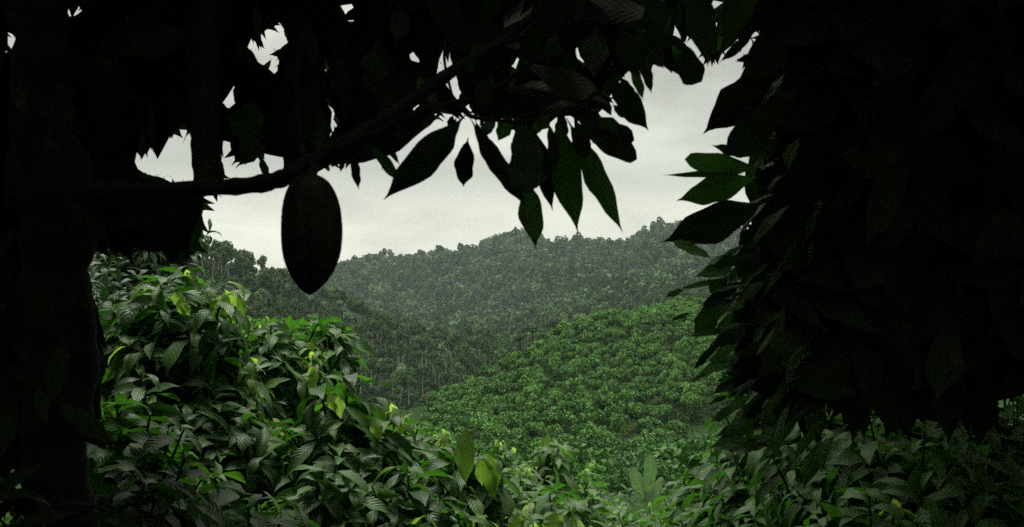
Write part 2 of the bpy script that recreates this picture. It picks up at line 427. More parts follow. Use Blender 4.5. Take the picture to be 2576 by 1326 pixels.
def put_tree(mt, kd, x, y, h, label, group, name='forest_tree'):
    tm, cm = random.choice(TREES[(mt, kd)])
    z = float(ground_z(np.array([x]), np.array([y]))[0])
    e = link(name, None, loc=(x, y, z), rotz=random.uniform(0, 6.28), s=h / 16.5)
    tag(e, label, 'tree', group)
    link('trunk', tm, e); link('crown', cm, e)
    return e
# left spur
p = jgrid(-260, 10, 205, 350, 9.4, .42); px_, Y_ = pxy(p)
crest = np.interp(px_, [300, 600, 800, 1100, 1260], [300, 305, 338, 345, 340])
keep = (px_ > 330) & (px_ < 1270) & (Y_ < crest + 8) & (Y_ > np.interp(px_, [300, 700, 900, 1270], [215, 220, 215, 245]))
p = p[keep]; print('spur trees', len(p))
for (x, y) in p:
    px = x / y * F + CX
    h = np.interp(px, [400, 650, 760, 850, 1000, 1270], [10.5, 10.5, 10, 11, 13, 13]) * random.uniform(.75, 1.2)
    pole = random.random() < np.interp(px, [500, 800, 1000], [.2, .35, .42])
    pale = random.random() < .14
    put_tree('pale' if pale else 'dark', 'pole' if pole else 'round', x, y, h,
             ('slender tree with a bare pale trunk on the wooded spur left of the plantation' if pole else
              'rounded dark green tree on the wooded spur left of the plantation') if not pale else
             ('light green slender tree among darker ones on the wooded spur' if pole else 'light green rounded tree among darker ones on the wooded spur'),
             'trees on the wooded spur')
def hit(px, py, ya, yb):
    ys = np.linspace(ya, yb, 400); x = (px - CX) / F * ys
    g = (CY - py) / F * ys - ground_z(x, ys); k = np.flatnonzero(g <= 0)
    return float(ys[k[0]]) if len(k) else float(ys[np.argmin(np.abs(g))])
for (px, py) in ((813, 833), (909, 890), (929, 882), (959, 882), (995, 894), (1019, 901), (1113, 920), (1119, 922), (953, 992), (964, 990), (988, 1000), (1012, 1000), (1039, 1003), (921, 962), (1105, 990), (1111, 992), (1072, 930), (870, 860), (1160, 915), (1145, 980)):
    Y = hit(px, py, 190, 335)
    put_tree('pale' if random.random() < .35 else 'dark', 'pole', (px - CX) / F * Y, Y, random.uniform(11, 13.5) * Y / 290, 'tall slim tree with a long bare white trunk at the foot of the wooded spur', 'trees on the wooded spur')
for i in range(34):
    px = R.uniform(455, 765); Y = R.uniform(262, 312); kd = 'round' if R.random() < .75 else 'pole'
    put_tree('dark', kd, (px - CX) / F * Y, Y, random.uniform(9, 12.5) * np.interp(px, [455, 680, 765], [1, 1, .8]), 'dark broad tree on the skyline of the wooded spur left of the pod' if kd == 'round' else 'slim tree on the skyline of the wooded spur left of the pod', 'trees on the skyline of the spur')
for i in range(26):
    px = R.uniform(765, 1285); Y = np.interp(px, [765, 1100, 1285], [332, 342, 345]) + R.uniform(-9, 5)
    put_tree('dark', 'round', (px - CX) / F * Y, Y, random.uniform(10.5, 14), 'dark broad tree along the descending crest of the wooded spur right of the pod', 'trees along the descending crest of the spur')
# lone round tree at the foot of the plantation
e = put_tree('pale', 'round', *(W3(905 + 335, 955, 205)[:2]), 7.5, 'yellowish green round tree at the foot of the spur where the plantation begins', None)
# pale trees in the valley and on the right shoulder
p = jgrid(-40, 150, 350, 520, 13.5, .45); px_, Y_ = pxy(p)
keep = (px_ > 1180) & (px_ < 1990) & (Y_ < np.interp(px_, [1180, 1500, 2000], [470, 520, 520]))
p = p[keep]; print('valley trees', len(p))
for (x, y) in p:
    pole = random.random() < .45
    px = x / y * F + CX
    pale = random.random() < np.interp(px, [1180, 1330, 1450, 1600], [.6, .95, .7, .35])  # more pale leaf colour where the mist should lie
    put_tree('pale' if pale else 'dark', 'pole' if pole else 'round', x, y, random.uniform(9, 15) * np.interp(px, [1200, 1500, 1900], [1.0, 1.0, .8]),
             ('pale green slender tree in the misty valley behind the plantation ridge' if pole else 'pale green rounded tree in the misty valley behind the plantation ridge') if pale else
             ('dark green slender tree in the valley behind the plantation ridge' if pole else 'dark green rounded tree in the valley behind the plantation ridge'),
             'trees in the valley behind the plantation')
# understory below the trees
und = [crown(110, 1, .7, .55, 6, .40, .19, low=-.1) for _ in range(5)]
p = jgrid(-300, 20, 180, 370, 3.3); px_, Y_ = pxy(p)
p = p[(px_ > 200) & (px_ < 1290) & (Y_ < 360)]
p2 = jgrid(-60, 260, 345, 545, 4.5); px_, Y_ = pxy(p2); p2 = p2[(px_ > 1100) & (px_ < 2200)]
p = np.concatenate([p, p2]); pz = with_z(p, -.3)
sc = R.lognormal(0, .3, len(p)) * np.where(p[:, 1] > 345, 2.4, 1.5)
v, f, u, a = scatter_mesh(und, pz, sc, R.uniform(0, 6.28, len(p)))
tag(link('undergrowth', make_mesh('undergrowth', v, f, u, a, M_under, smooth=False)),
    'dense mixed undergrowth between the trees of the spur and valley', 'undergrowth', kind='stuff')
print('understory', len(p))

# --- plantation
bush_var = []
for i in range(8):
    cr = crown(2600, 1.42, 1.25, 1.25, 13, .30, .10, low=-.1, lobe_r=(.28, .44), ysh=.03)
    tk = []
    for k in range(3):
        an = R.uniform(0, 6.28); tk.append(tube([(0, 0, -.4), (math.cos(an) * .2, math.sin(an) * .2, .5), (math.cos(an) * .6, math.sin(an) * .6, 1.3)], [.06, .05, .03], 5))
    bush_var.append((cr, merge(tk)))
p = jgrid(-12, 85, 84, 205, 3.1, .24); px_, Y_ = pxy(p)
crest = np.interp(px_, [1000, 1100, 1250, 1400, 1500, 1700, 2000], [150, 153, 160, 176, 181, 194, 200])
front = np.interp(px_, [1000, 1200, 1400, 1600, 1800], [112, 104, 97, 92, 92])
grass = (px_ > 1668 + (Y_ - 102) * 4) & (Y_ < 116)
gap = (np.sin(p[:, 0] * .55 + 1.0) * np.sin(p[:, 1] * .37 + 2.2 + p[:, 0] * .1)) > .83
keep = (px_ > 1010) & (px_ < 2080) & (Y_ < crest) & (Y_ > front) & ~grass & ~gap
p = p[keep]; px_, Y_ = pxy(p)
order = np.argsort(Y_ + (px_ > 1900) * 500)
p = p[order]; pz = with_z(p, 0.0); print('bushes', len(p))
meshes = [make_mesh('cacao_bush', c[0], c[1], c[2], c[3], M_bush, smooth=False) for c, _ in bush_var]
for i in range(min(300, len(p))):
    o = link('cacao_bush', random.choice(meshes), loc=pz[i], rotz=random.uniform(0, 6.28), s=random.uniform(.82, 1.25))
    o.scale[2] *= random.uniform(.9, 1.35)
    tag(o, 'rounded green cacao bush in the rows of the plantation on the slope', 'bush', 'cacao bushes planted on the slope')
if len(p) > 300:
    rest = pz[300:]
    v, f, u, a = scatter_mesh([c for c, _ in bush_var], rest, R.uniform(.9, 1.3, len(rest)), R.uniform(0, 6.28, len(rest)))
    tag(link('plantation_bushes', make_mesh('plantation_bushes', v, f, u, a, M_bush, smooth=False)),
        'farthest rows of cacao bushes along the crest of the plantation', 'bushes', kind='stuff')
# grass and weeds between the rows
def tufts(n, regions, L0, W0):
    P_, Y0 = [], []
    for (pa, pb, Ya, Yb, k) in regions:
        px = R.uniform(pa, pb, k); Y = np.sqrt(R.uniform(Ya ** 2, Yb ** 2, k)); P_.append(np.column_stack([(px - CX) / F * Y, Y]))
    p = np.concatenate(P_); pz = with_z(p, .05); N = len(p)
    an = R.uniform(0, 6.28, N)
    d = unit(np.column_stack([np.cos(an) * .7, np.sin(an) * .7, R.uniform(.4, 1.3, N)]))
    n = unit(np.column_stack([-np.cos(an), -np.sin(an), np.full(N, .8)]))
    l = L0 * R.uniform(.6, 1.6, N)
    return diamonds(pz + d * l[:, None] * .4, d, n, l, W0 * R.uniform(.6, 1.4, N), R.uniform(0.1, 1, N), (R.random(N) < .05) * .5)
v, f, u, a = tufts(0, [(1000, 2080, 84, 205, 22000), (1600, 1960, 88, 120, 26000)], .34, .05)
tag(link('grass', make_mesh('grass', v, f, u, a, M_grass, smooth=False)), 'green grass and weeds between the plantation rows and along the track', 'grass', kind='stuff')

p = jgrid(-14, 40, 34, 98, 1.6); px_, Y_ = pxy(p)
p = p[(px_ > 850) & (px_ < 2100) & (R.random(len(p)) < .93)]
v, f, u, a = scatter_mesh([crown(420, 1, .8, .6, 8, .20, .065, low=-.1) for _ in range(5)], with_z(p, -.1), np.clip(R.lognormal(0, .35, len(p)), .5, 1.7) * .95, R.uniform(0, 6.28, len(p)))
tag(link('scrub', make_mesh('scrub', v, f, u, a, M_scrub, smooth=False)), 'low green scrub on the slope between the near shrubs and the plantation', 'scrub', kind='stuff')
# --- palms on the plantation crest
def palm(px, py, Y, fr_l, n, label):
    c = W3(px, py, Y); gz_ = float(ground_z(c[:1], c[1:2])[0])
    e = link('palm_tree', None, loc=(c[0], c[1], gz_)); tag(e, label, 'palm', 'palms on the plantation ridge')
    h = max(c[2] - gz_, 1.0)
    tk = tube([(0, 0, -.5), (.1, 0, h * .5), (0, 0, h)], [.16, .13, .11], 7)
    link('trunk', make_mesh('trunk', *tk, M_bark), e)
    for i in range(n):
        an = i / n * 6.28 + R.uniform(-.25, .25); el = R.uniform(.45, 1.45); l = fr_l * R.uniform(.8, 1.1)
        ts = np.linspace(0, 1, 12)
        hx = l * (math.cos(el) * ts + .15 * ts ** 2); hz = l * (math.sin(el) * ts - .55 * ts ** 2)
        sp = np.column_stack([np.cos(an) * hx, np.sin(an) * hx, h + hz])
        parts = [tube(sp, np.linspace(.06, .015, 12), 4)]
        m = 26; tt = np.linspace(.12, 1, m); b = np.column_stack([np.interp(tt, ts, sp[:, j]) for j in range(3)])
        tg_ = unit(np.gradient(b, axis=0)); sd = unit(np.cross(tg_, [0, 0, 1]))
        for sgn in (-1, 1):
            d = unit(sd * sgn + tg_ * .7 + np.array([0, 0, -.25])); ll = fr_l * .26 * np.sin(np.clip(tt * 2.8, .4, 2.9))
            parts.append(diamonds(b + d * ll[:, None] * .5, d, np.tile([0, 0, 1.], (m, 1)), ll, .07, R.uniform(0, .8, m)))
        v, f, u, a = merge(parts)
        link('frond', make_mesh('frond', v, f, u, a, M_palm, smooth=False), e)
palm(1340, 838, 176, 4.6, 13, 'largest dark palm standing on the plantation ridge against pale trees')
palm(1388, 826, 178, 2.9, 9, 'small palm just right of the largest one on the plantation ridge')
palm(1308, 860, 172, 2.6, 9, 'low palm just left of the largest one on the plantation ridge')
palm(1238, 902, 168, 2.6, 8, 'lowest palm far down the left end of the plantation ridge')

# ------------------------------------------------------------------ foreground cacao shrubs
def shrub(px, top, Y, rad, label, seed, nshoot=42, leafL=.20, na=8, nc=4, mat=None, young=.14, bias=None, tl=(.5, .27), low=-15, per=None, vs=.6):
    global R
    keepR = R; R = np.random.default_rng(seed)
    c = W3(px, top, Y); gz_ = float(ground_z(c[:1], c[1:2])[0])
    H = max(c[2] - gz_, .6)
    e = link('cacao_shrub', None, loc=(c[0], c[1], gz_)); tag(e, label, 'shrub', 'cacao shrubs on the near slope')
    z0 = max(H - rad * 1.75, .12)
    tr_ = tube(spline([(0, 0, -.3), (.03, .02, z0 * .5), (0, 0, z0 + .05)], 4), np.linspace(.05, .035, 9), 7)
    link('trunk', make_mesh('trunk', *tr_, M_twig), e)
    stems, B, D, N, L, Wd, dr, ti, yg = [], [], [], [], [], [], [], [], []
    for i in range(int(nshoot * (.8 + .22 * vs))):
        az = i * 2.399 + R.uniform(-.3, .3); el = math.radians(R.uniform(low, 85)); 
        ln = rad * R.uniform(.62, 1.18)
        zc = H - rad * .95
        end = np.array([math.cos(az) * math.cos(el) * ln, math.sin(az) * math.cos(el) * ln, zc + math.sin(el) * ln * .88])
        dz_ = R.random() ** 1.1 * vs * rad; end[2] -= dz_; end[:2] *= 1 + .12 * dz_ / rad
        if bias is not None: end += np.array(bias) * R.uniform(.3, 1) * rad
        st = np.array([0, 0, max(z0 - dz_ * .8, .08)])
        mid = st * .45 + end * .55 + np.array([0, 0, -.12 * rad])
        q = spline([st, mid, end], 6)
        stems.append(tube(q, np.linspace(.012, .004, len(q)), 5))
        sh = end - mid; shd = unit(sh); seg = np.linalg.norm(end - mid)
        m = int(min(seg / .020, 14)) + 5 if per is None else per
        s_ = np.linspace(-.1, 1, m) ** 1 * 1.0; s_ = 1 - (1 - s_) ** 1.0 * .95
        pts = mid + np.outer(np.clip(s_, 0, 1), sh) + np.outer(np.clip(-s_, 0, 1), (st - mid))
        ga = np.arange(m) * 2.399 + R.uniform(0, 6)
        e1 = unit(np.cross(shd, [.2, .3, 1.0])); e2 = np.cross(shd, e1)
        rad_ = np.cos(ga)[:, None] * e1 + np.sin(ga)[:, None] * e2
        out = np.array([math.cos(az), math.sin(az), .2])
        d = unit(rad_ + shd * .35 + out * .35 + R.normal(size=(m, 3)) * .12 + np.array([0, 0, .10]) - np.array([0, 0, .75]) * (1 - np.clip(s_, 0, 1))[:, None])
        B.append(pts); D.append(d)
        N.append(unit(np.array([0, 0, 1.0]) + rad_ * -.1 + out * .35 + R.normal(size=(m, 3)) * .38))
        l = leafL * R.uniform(.75, 1.3, m) * np.interp(s_, [0, .8, 1], [1.1, 1, .6])
        L.append(l); Wd.append(l * R.uniform(.125, .175, m)); dr.append(R.uniform(.6, 2.1, m))
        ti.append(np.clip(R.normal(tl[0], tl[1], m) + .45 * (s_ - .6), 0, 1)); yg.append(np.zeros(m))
        if R.random() < young * 1.4:      # a soft yellow flush hanging from the tip
            k = R.integers(4, 8); g = np.arange(k) * 2.4 + R.uniform(0, 6)
            dd = np.column_stack([np.cos(g), np.sin(g), R.uniform(-.6, .3, k)])
            B.append(np.tile(end, (k, 1)) + np.array([0, 0, .015]) * np.arange(k)[:, None]); D.append(unit(dd))
            N.append(unit(np.tile([0, 0, 1.], (k, 1)) + dd * .4)); l = leafL * R.uniform(.4, .72, k)
            L.append(l); Wd.append(l * .17); dr.append(R.uniform(1.2, 2.0, k)); ti.append(np.full(k, .8)); yg.append(R.uniform(.35, .95, k))
    B, D, N, L, Wd, dr, ti, yg = [np.concatenate(x) for x in (B, D, N, L, Wd, dr, ti, yg)]
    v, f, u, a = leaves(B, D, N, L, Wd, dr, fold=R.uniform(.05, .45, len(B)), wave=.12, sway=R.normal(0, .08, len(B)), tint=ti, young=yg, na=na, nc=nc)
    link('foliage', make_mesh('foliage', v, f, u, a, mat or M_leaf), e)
    v, f, u, a = merge(stems); link('stems', make_mesh('stems', v, f, u, a, M_twig), e)
    R = keepR
    return e, gz_

def young_leaf(e, gz_, px, py_tip, py_base, Y, hw, lean=0.0, yg=.75, tilt=.15, px_tip=None):
    """one big upright flush leaf as its own part"""
    b = W3(px, py_base, Y); tp = W3(px_tip if px_tip is not None else px, py_tip, Y)
    o0 = np.array(e.location); l = np.linalg.norm(tp - b)
    v, f, u, a = leaves((b - o0)[None], unit(tp - b)[None], np.array([[.15, -1, .15]]), l, hw / F * Y * 1.1, tilt + .35, fold=-.6, wave=.22, sway=.07, tint=.6, young=yg, na=12, nc=6)
    o = link('young_leaf', make_mesh('young_leaf', v, f, u, a, M_leaf), e)
    o['label'] = 'yellow-green young leaf' if py_tip < py_base else 'yellow-green drooping young leaf'
    return o

SH = [
 # px, top, Y, radius, label, kwargs (low tl: shade put into the leaf tint)
 (465, 668, 4.6, .36, 'tall cacao shrub with yellow shoots left of the hanging pod', dict(nshoot=62, leafL=.235, young=.26, vs=2.4)),
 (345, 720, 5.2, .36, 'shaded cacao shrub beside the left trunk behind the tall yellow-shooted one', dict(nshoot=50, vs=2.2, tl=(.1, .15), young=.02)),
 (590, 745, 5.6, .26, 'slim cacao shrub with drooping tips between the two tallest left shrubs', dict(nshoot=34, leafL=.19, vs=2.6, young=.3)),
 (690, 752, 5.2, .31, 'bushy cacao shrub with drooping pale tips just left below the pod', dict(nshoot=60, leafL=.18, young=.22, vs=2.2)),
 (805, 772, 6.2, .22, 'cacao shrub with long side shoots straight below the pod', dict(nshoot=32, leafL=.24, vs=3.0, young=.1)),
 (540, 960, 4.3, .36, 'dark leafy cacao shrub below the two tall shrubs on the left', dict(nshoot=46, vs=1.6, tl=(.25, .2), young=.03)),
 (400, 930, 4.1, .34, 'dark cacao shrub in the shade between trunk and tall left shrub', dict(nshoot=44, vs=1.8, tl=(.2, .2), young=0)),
 (850, 940, 4.3, .27, 'cacao shrub with a yellow central shoot below the pod', dict(nshoot=48, leafL=.24, young=.25, vs=2.2)),
 (1010, 1012, 5.0, .33, 'cacao shrub with many pale yellow drooping tips left of the big yellow leaf', dict(nshoot=66, leafL=.17, young=.45, vs=1.8)),
 (1130, 1085, 4.6, .28, 'cacao shrub carrying the big upright yellow leaf', dict(nshoot=54, leafL=.20, young=.12, vs=2.2)),
 (1040, 1165, 4.0, .30, 'dark cacao shrub in the bottom row below the yellow-tipped shrub', dict(nshoot=46, leafL=.21, vs=1.4)),
 (930, 1150, 4.1, .28, 'leafy cacao shrub at the bottom between two yellow-tipped ones', dict(nshoot=44, leafL=.21, vs=1.6)),
 (790, 1150, 3.9, .28, 'shaded cacao shrub under the yellow central shoot', dict(nshoot=44, vs=1.5, young=.04)),
 (700, 1010, 4.9, .30, 'dusky cacao shrub filling the gap below the pale-tipped bushy one', dict(nshoot=40, vs=2.0, tl=(.2, .2), young=.05)),
 (640, 1205, 2.7, .27, 'dim cacao shrub at the bottom left under the dark shrub', dict(nshoot=40, young=0, leafL=.17)),
 (430, 1180, 2.55, .30, 'very dark cacao shrub at the bottom edge left of centre', dict(nshoot=46, young=0, leafL=.18)),
 (1250, 1112, 8.5, .50, 'cacao shrub behind the big yellow leaf at the foot of the plantation', dict(nshoot=60, young=.3, vs=1.0)),
 (1378, 1088, 10.5, .40, 'small dense cacao shrub with reddish upright tips before the plantation', dict(nshoot=60, leafL=.22, young=.3, vs=2.0)),
 (1490, 1165, 12.5, .60, 'distant cacao shrub right of the red-tipped one', dict(nshoot=56, young=.3, leafL=.24, vs=1.0)),
 (1300, 1165, 7.0, .40, 'cacao shrub with ribbed leaves below the red-tipped one', dict(nshoot=50, leafL=.25, young=.12, vs=1.6)),
 (1560, 1215, 12.0, .50, 'cacao shrub just left of the banana leaves', dict(nshoot=52, young=.35, vs=1.2)),
 (1740, 1195, 10.5, .50, 'cacao shrub just right of the banana leaves', dict(nshoot=52, young=.3, vs=1.2)),
 (1430, 1200, 6.0, .42, 'broad-leaved cacao shrub spreading in the bottom centre', dict(nshoot=46, leafL=.28, young=.1, vs=1.2)),
 (1560, 1268, 7.4, .46, 'low cacao shrub with pale new leaves at the bottom right of centre', dict(nshoot=50, young=.35, leafL=.22)),
 (1215, 1245, 4.6, .32, 'leafy cacao shrub at the bottom edge under the yellow leaf', dict(nshoot=44, leafL=.22, vs=.8)),
 (1350, 1285, 5.4, .36, 'low cacao shrub on the bottom edge just left of the broad-leaved one', dict(nshoot=44, leafL=.22)),
 (1480, 1300, 5.2, .36, 'cacao shrub at the bottom edge below the broad-leaved one', dict(nshoot=44, leafL=.22, young=.3)),
 (1660, 1262, 6.4, .42, 'pale cacao shrub at the bottom edge right of centre', dict(nshoot=50, leafL=.22, young=.25)),
 (1860, 1085, 6.2, .46, 'cacao shrub with long leaves reaching left over the grass track', dict(nshoot=60, leafL=.29, young=.10, vs=1.4, bias=(-.25, 0, 0))),
 (1800, 1205, 5.4, .40, 'dense cacao shrub below the one reaching over the track', dict(nshoot=56, leafL=.25, vs=1.0)),
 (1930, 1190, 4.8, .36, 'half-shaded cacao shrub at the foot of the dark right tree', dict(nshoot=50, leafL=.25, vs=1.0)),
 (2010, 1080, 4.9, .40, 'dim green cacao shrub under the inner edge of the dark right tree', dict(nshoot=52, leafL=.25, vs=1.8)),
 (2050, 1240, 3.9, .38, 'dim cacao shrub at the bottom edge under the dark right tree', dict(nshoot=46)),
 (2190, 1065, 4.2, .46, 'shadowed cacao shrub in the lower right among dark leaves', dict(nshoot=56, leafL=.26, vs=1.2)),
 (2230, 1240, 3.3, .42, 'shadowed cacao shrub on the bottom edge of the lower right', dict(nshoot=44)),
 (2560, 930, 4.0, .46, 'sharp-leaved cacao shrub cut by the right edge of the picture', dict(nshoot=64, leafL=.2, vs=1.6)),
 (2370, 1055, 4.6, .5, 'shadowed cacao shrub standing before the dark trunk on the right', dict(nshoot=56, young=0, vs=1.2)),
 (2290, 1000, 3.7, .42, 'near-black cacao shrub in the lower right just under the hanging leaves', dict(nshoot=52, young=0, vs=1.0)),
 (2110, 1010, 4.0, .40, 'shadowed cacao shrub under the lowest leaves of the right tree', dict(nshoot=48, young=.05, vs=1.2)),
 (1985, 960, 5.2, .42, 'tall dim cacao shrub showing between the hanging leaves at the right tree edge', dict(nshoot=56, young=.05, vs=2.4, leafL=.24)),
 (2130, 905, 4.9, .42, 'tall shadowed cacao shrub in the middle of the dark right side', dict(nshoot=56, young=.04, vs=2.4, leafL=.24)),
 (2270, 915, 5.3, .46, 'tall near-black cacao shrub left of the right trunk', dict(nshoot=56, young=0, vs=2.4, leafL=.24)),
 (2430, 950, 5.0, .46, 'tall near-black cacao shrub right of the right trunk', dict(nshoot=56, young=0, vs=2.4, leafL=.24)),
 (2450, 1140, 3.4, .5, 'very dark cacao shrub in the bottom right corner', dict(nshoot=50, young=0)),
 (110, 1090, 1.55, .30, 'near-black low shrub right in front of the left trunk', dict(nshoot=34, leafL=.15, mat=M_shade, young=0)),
 (230, 1110, 2.2, .34, 'very dark cacao shrub in the bottom left corner', dict(nshoot=46, leafL=.18, young=0, tl=(.1, .1))),
 (300, 960, 3.2, .34, 'near-black cacao shrub beside the left trunk', dict(nshoot=44, young=0, vs=1.4, leafL=.18)),
 (160, 570, 9.0, 1.2, 'tall dim cacao tree glimpsed under the branch on the far left', dict(mat=M_tree2, young=0, nshoot=100, leafL=.28, na=6, nc=2)),
 (365, 432, 13.0, .8, 'far treetop seen through the gap above the left branch', dict(mat=M_tree2, young=0, nshoot=80, leafL=.28, na=5, nc=2)),
 (310, 600, 12.0, .9, 'dim tree top below the branch on the left', dict(mat=M_tree2, young=0, nshoot=100, leafL=.28, na=5, nc=2, vs=1.5)),
]
EN = {}
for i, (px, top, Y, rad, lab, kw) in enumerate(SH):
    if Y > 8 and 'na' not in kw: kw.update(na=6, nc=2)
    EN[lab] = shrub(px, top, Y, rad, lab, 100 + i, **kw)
def ent(s):
    return next(v for k, v in EN.items() if k.startswith(s))
e, g = ent('cacao shrub carrying the big')
young_leaf(e, g, 1172, 1068, 1225, 3.95, 29, yg=.5, px_tip=1166)
young_leaf(e, g, 1228, 1240, 1140, 4.05, 24, yg=.6, px_tip=1262)
young_leaf(e, g, 1205, 1230, 1150, 4.1, 17, yg=.7, px_tip=1222)
young_leaf(e, g, 1215, 1265, 1150, 4.0, 24, yg=.6, px_tip=1262)
young_leaf(e, g, 1160, 1200, 1110, 4.1, 20, yg=.5, px_tip=1190)
e, g = ent('cacao shrub at the bottom edge below')
young_leaf(e, g, 1300, 1288, 1345, 4.2, 24)
young_leaf(e, g, 1395, 1285, 1350, 4.2, 32)
young_leaf(e, g, 1442, 1290, 1330, 4.4, 12, yg=.5)
e, g = ent('tall cacao shrub with')
young_leaf(e, g, 440, 770, 735, 3.9, 14, yg=1.0); young_leaf(e, g, 465, 730, 800, 3.9, 17, yg=1.0, px_tip=440); young_leaf(e, g, 455, 795, 760, 3.9, 13, yg=.9, px_tip=480)
young_leaf(e, g, 595, 800, 735, 4.1, 13, yg=.5, px_tip=620)
e, g = ent('cacao shrub with a yellow')
young_leaf(e, g, 850, 1060, 990, 3.8, 15, yg=1.0, px_tip=862); young_leaf(e, g, 845, 980, 1040, 3.8, 15, yg=1.0, px_tip=822)
young_leaf(e, g, 960, 1050, 1110, 4.0, 18, yg=.75, px_tip=932)
e, g = ent('small dense cacao shrub')
young_leaf(e, g, 1378, 1088, 1125, 9.8, 9, yg=.6); young_leaf(e, g, 1365, 1100, 1128, 9.8, 7, yg=.5); young_leaf(e, g, 1392, 1125, 1150, 9.8, 6, yg=.6)

# banana plant
b0 = W3(1632, 1290, 17.5); gzb = float(ground_z(b0[:1], b0[1:2])[0])
e = link('banana_plant', None, loc=(b0[0], b0[1], gzb)); tag(e, 'banana plant with tall pale green paddle leaves rising above the shrubs', 'banana plant')
tb = W3(1628, 1235, 17.5)[2] - gzb
link('stem', make_mesh('stem', *tube([(0, 0, -.3), (0, 0, tb * .5), (0, 0, max(tb, .5))], [.12, .10, .07], 9), M_banana), e)
for (bx, by, tx, ty, hw, dr_) in ((1632, 1262, 1642, 1146, 18, .2), (1622, 1268, 1596, 1178, 17, .25), (1638, 1255, 1672, 1205, 11, .7), (1626, 1258, 1588, 1250, 12, .9)):
    a0 = W3(bx, by, 17.5) - np.array([b0[0], b0[1], gzb]); a1 = W3(tx, ty, 17.4) - np.array([b0[0], b0[1], gzb])
    v, f, u, a = leaves(a0[None], unit(a1 - a0)[None], np.array([[.2, -1, .25]]), np.linalg.norm(a1 - a0), hw / F * 17.5, dr_, fold=-.3, wave=.1, tint=.6, na=14, nc=6, blunt=True)
    link('leaf', make_mesh('leaf', v, f, u, a, M_banana), e)

# ------------------------------------------------------------------ framing cacao trees
YB = 1.62
def treebase(px, Y):
    x = (px - CX) / F * Y
    return np.array([x, Y, float(ground_z(np.array([x]), np.array([Y]))[0])])
LB = treebase(140, 1.75)
LT = link('cacao_tree', None, loc=LB); tag(LT, 'dark overhanging cacao tree with its trunk on the left and long branch over the view', 'tree', 'cacao trees framing the view')
RB = treebase(2330, 4.6)
RT = link('cacao_tree', None, loc=RB); tag(RT, 'dark leafy cacao tree filling the right side of the picture', 'tree', 'cacao trees framing the view')
def wood(name, parent, pts, rad_px, mat=M_bark, sides=12, knob=True):
    """pts: (px,py,Y)"""
    q = spline([W3(*p) for p in pts], 7) - np.array(parent.location)
    rp = np.array(rad_px, float) / F * np.array([p[2] for p in pts])
    r_ = np.interp(np.linspace(0, len(pts) - 1, len(q)), np.arange(len(pts)), rp)
    if knob: r_ = r_ * (1 + R.normal(0, .06, len(r_)))
    return link(name, make_mesh(name, *tube(q, r_, sides), mat), parent)
q_tr = [(165, 2700, 1.80), (150, 1900, 1.78), (165, 1400, 1.76), (135, 1150, 1.75), (158, 900, 1.74), (138, 700, 1.73), (150, 520, 1.73), (105, 300, 1.76), (110, 120, 1.78), (70, -80, 1.8), (40, -500, 1.9)]
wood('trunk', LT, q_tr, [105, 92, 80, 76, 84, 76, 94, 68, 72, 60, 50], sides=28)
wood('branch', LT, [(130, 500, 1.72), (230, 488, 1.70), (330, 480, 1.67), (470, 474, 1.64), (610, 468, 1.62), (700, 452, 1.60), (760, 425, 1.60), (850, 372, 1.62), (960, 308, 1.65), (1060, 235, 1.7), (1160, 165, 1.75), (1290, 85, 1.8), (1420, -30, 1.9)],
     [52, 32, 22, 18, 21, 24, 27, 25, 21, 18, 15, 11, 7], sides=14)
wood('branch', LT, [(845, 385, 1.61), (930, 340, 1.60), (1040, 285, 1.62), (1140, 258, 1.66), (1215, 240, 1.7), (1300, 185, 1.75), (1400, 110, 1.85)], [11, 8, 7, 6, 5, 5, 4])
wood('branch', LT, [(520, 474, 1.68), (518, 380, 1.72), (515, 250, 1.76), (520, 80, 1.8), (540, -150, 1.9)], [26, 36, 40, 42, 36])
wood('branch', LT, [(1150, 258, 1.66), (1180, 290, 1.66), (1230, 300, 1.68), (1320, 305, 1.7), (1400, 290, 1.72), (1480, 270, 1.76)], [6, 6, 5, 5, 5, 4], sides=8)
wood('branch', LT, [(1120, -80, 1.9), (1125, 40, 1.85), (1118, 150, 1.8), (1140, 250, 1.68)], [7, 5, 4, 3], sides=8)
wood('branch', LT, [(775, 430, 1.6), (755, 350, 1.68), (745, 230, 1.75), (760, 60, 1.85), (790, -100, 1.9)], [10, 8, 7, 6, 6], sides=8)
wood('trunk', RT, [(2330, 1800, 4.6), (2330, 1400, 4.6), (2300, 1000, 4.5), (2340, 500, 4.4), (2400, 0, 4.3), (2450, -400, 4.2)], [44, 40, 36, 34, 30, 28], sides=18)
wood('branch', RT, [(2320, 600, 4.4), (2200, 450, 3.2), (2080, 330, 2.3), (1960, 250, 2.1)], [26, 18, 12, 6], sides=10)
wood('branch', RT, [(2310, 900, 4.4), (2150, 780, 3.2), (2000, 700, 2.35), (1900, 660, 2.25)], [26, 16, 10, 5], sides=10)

# --- pod
pd = W3(779, 590, 1.55)
PO = link('cacao_pod', None, loc=pd); tag(PO, 'large dark ribbed cacao pod hanging from the branch against the sky', 'cacao pod')
pt_ = np.array([0, .02, .06, .12, .2, .3, .42, .52, .62, .69, .79, .89, .955, .985, 1.0])
pr_ = np.array([.20, .44, .64, .79, .91, .975, 1.0, 1.0, .975, .93, .80, .57, .33, .17, .03])
tt = np.linspace(0, 1, 60); pr = np.interp(tt, pt_, pr_); ker = np.array([.25, .5, .25]); pr[1:-1] = np.convolve(pr, ker, 'valid')
an = np.linspace(0, 2 * PI, 100, endpoint=False)
Hh = 304 / F * 1.55; Rr = 71.5 / F * 1.55
rib = 1 + .085 * np.cos(10 * an)[None] * np.sin(PI * np.clip(tt, .03, .97))[:, None] - .03 * (np.abs(np.cos(5 * an)) < .12)[None] * np.sin(PI * tt)[:, None]
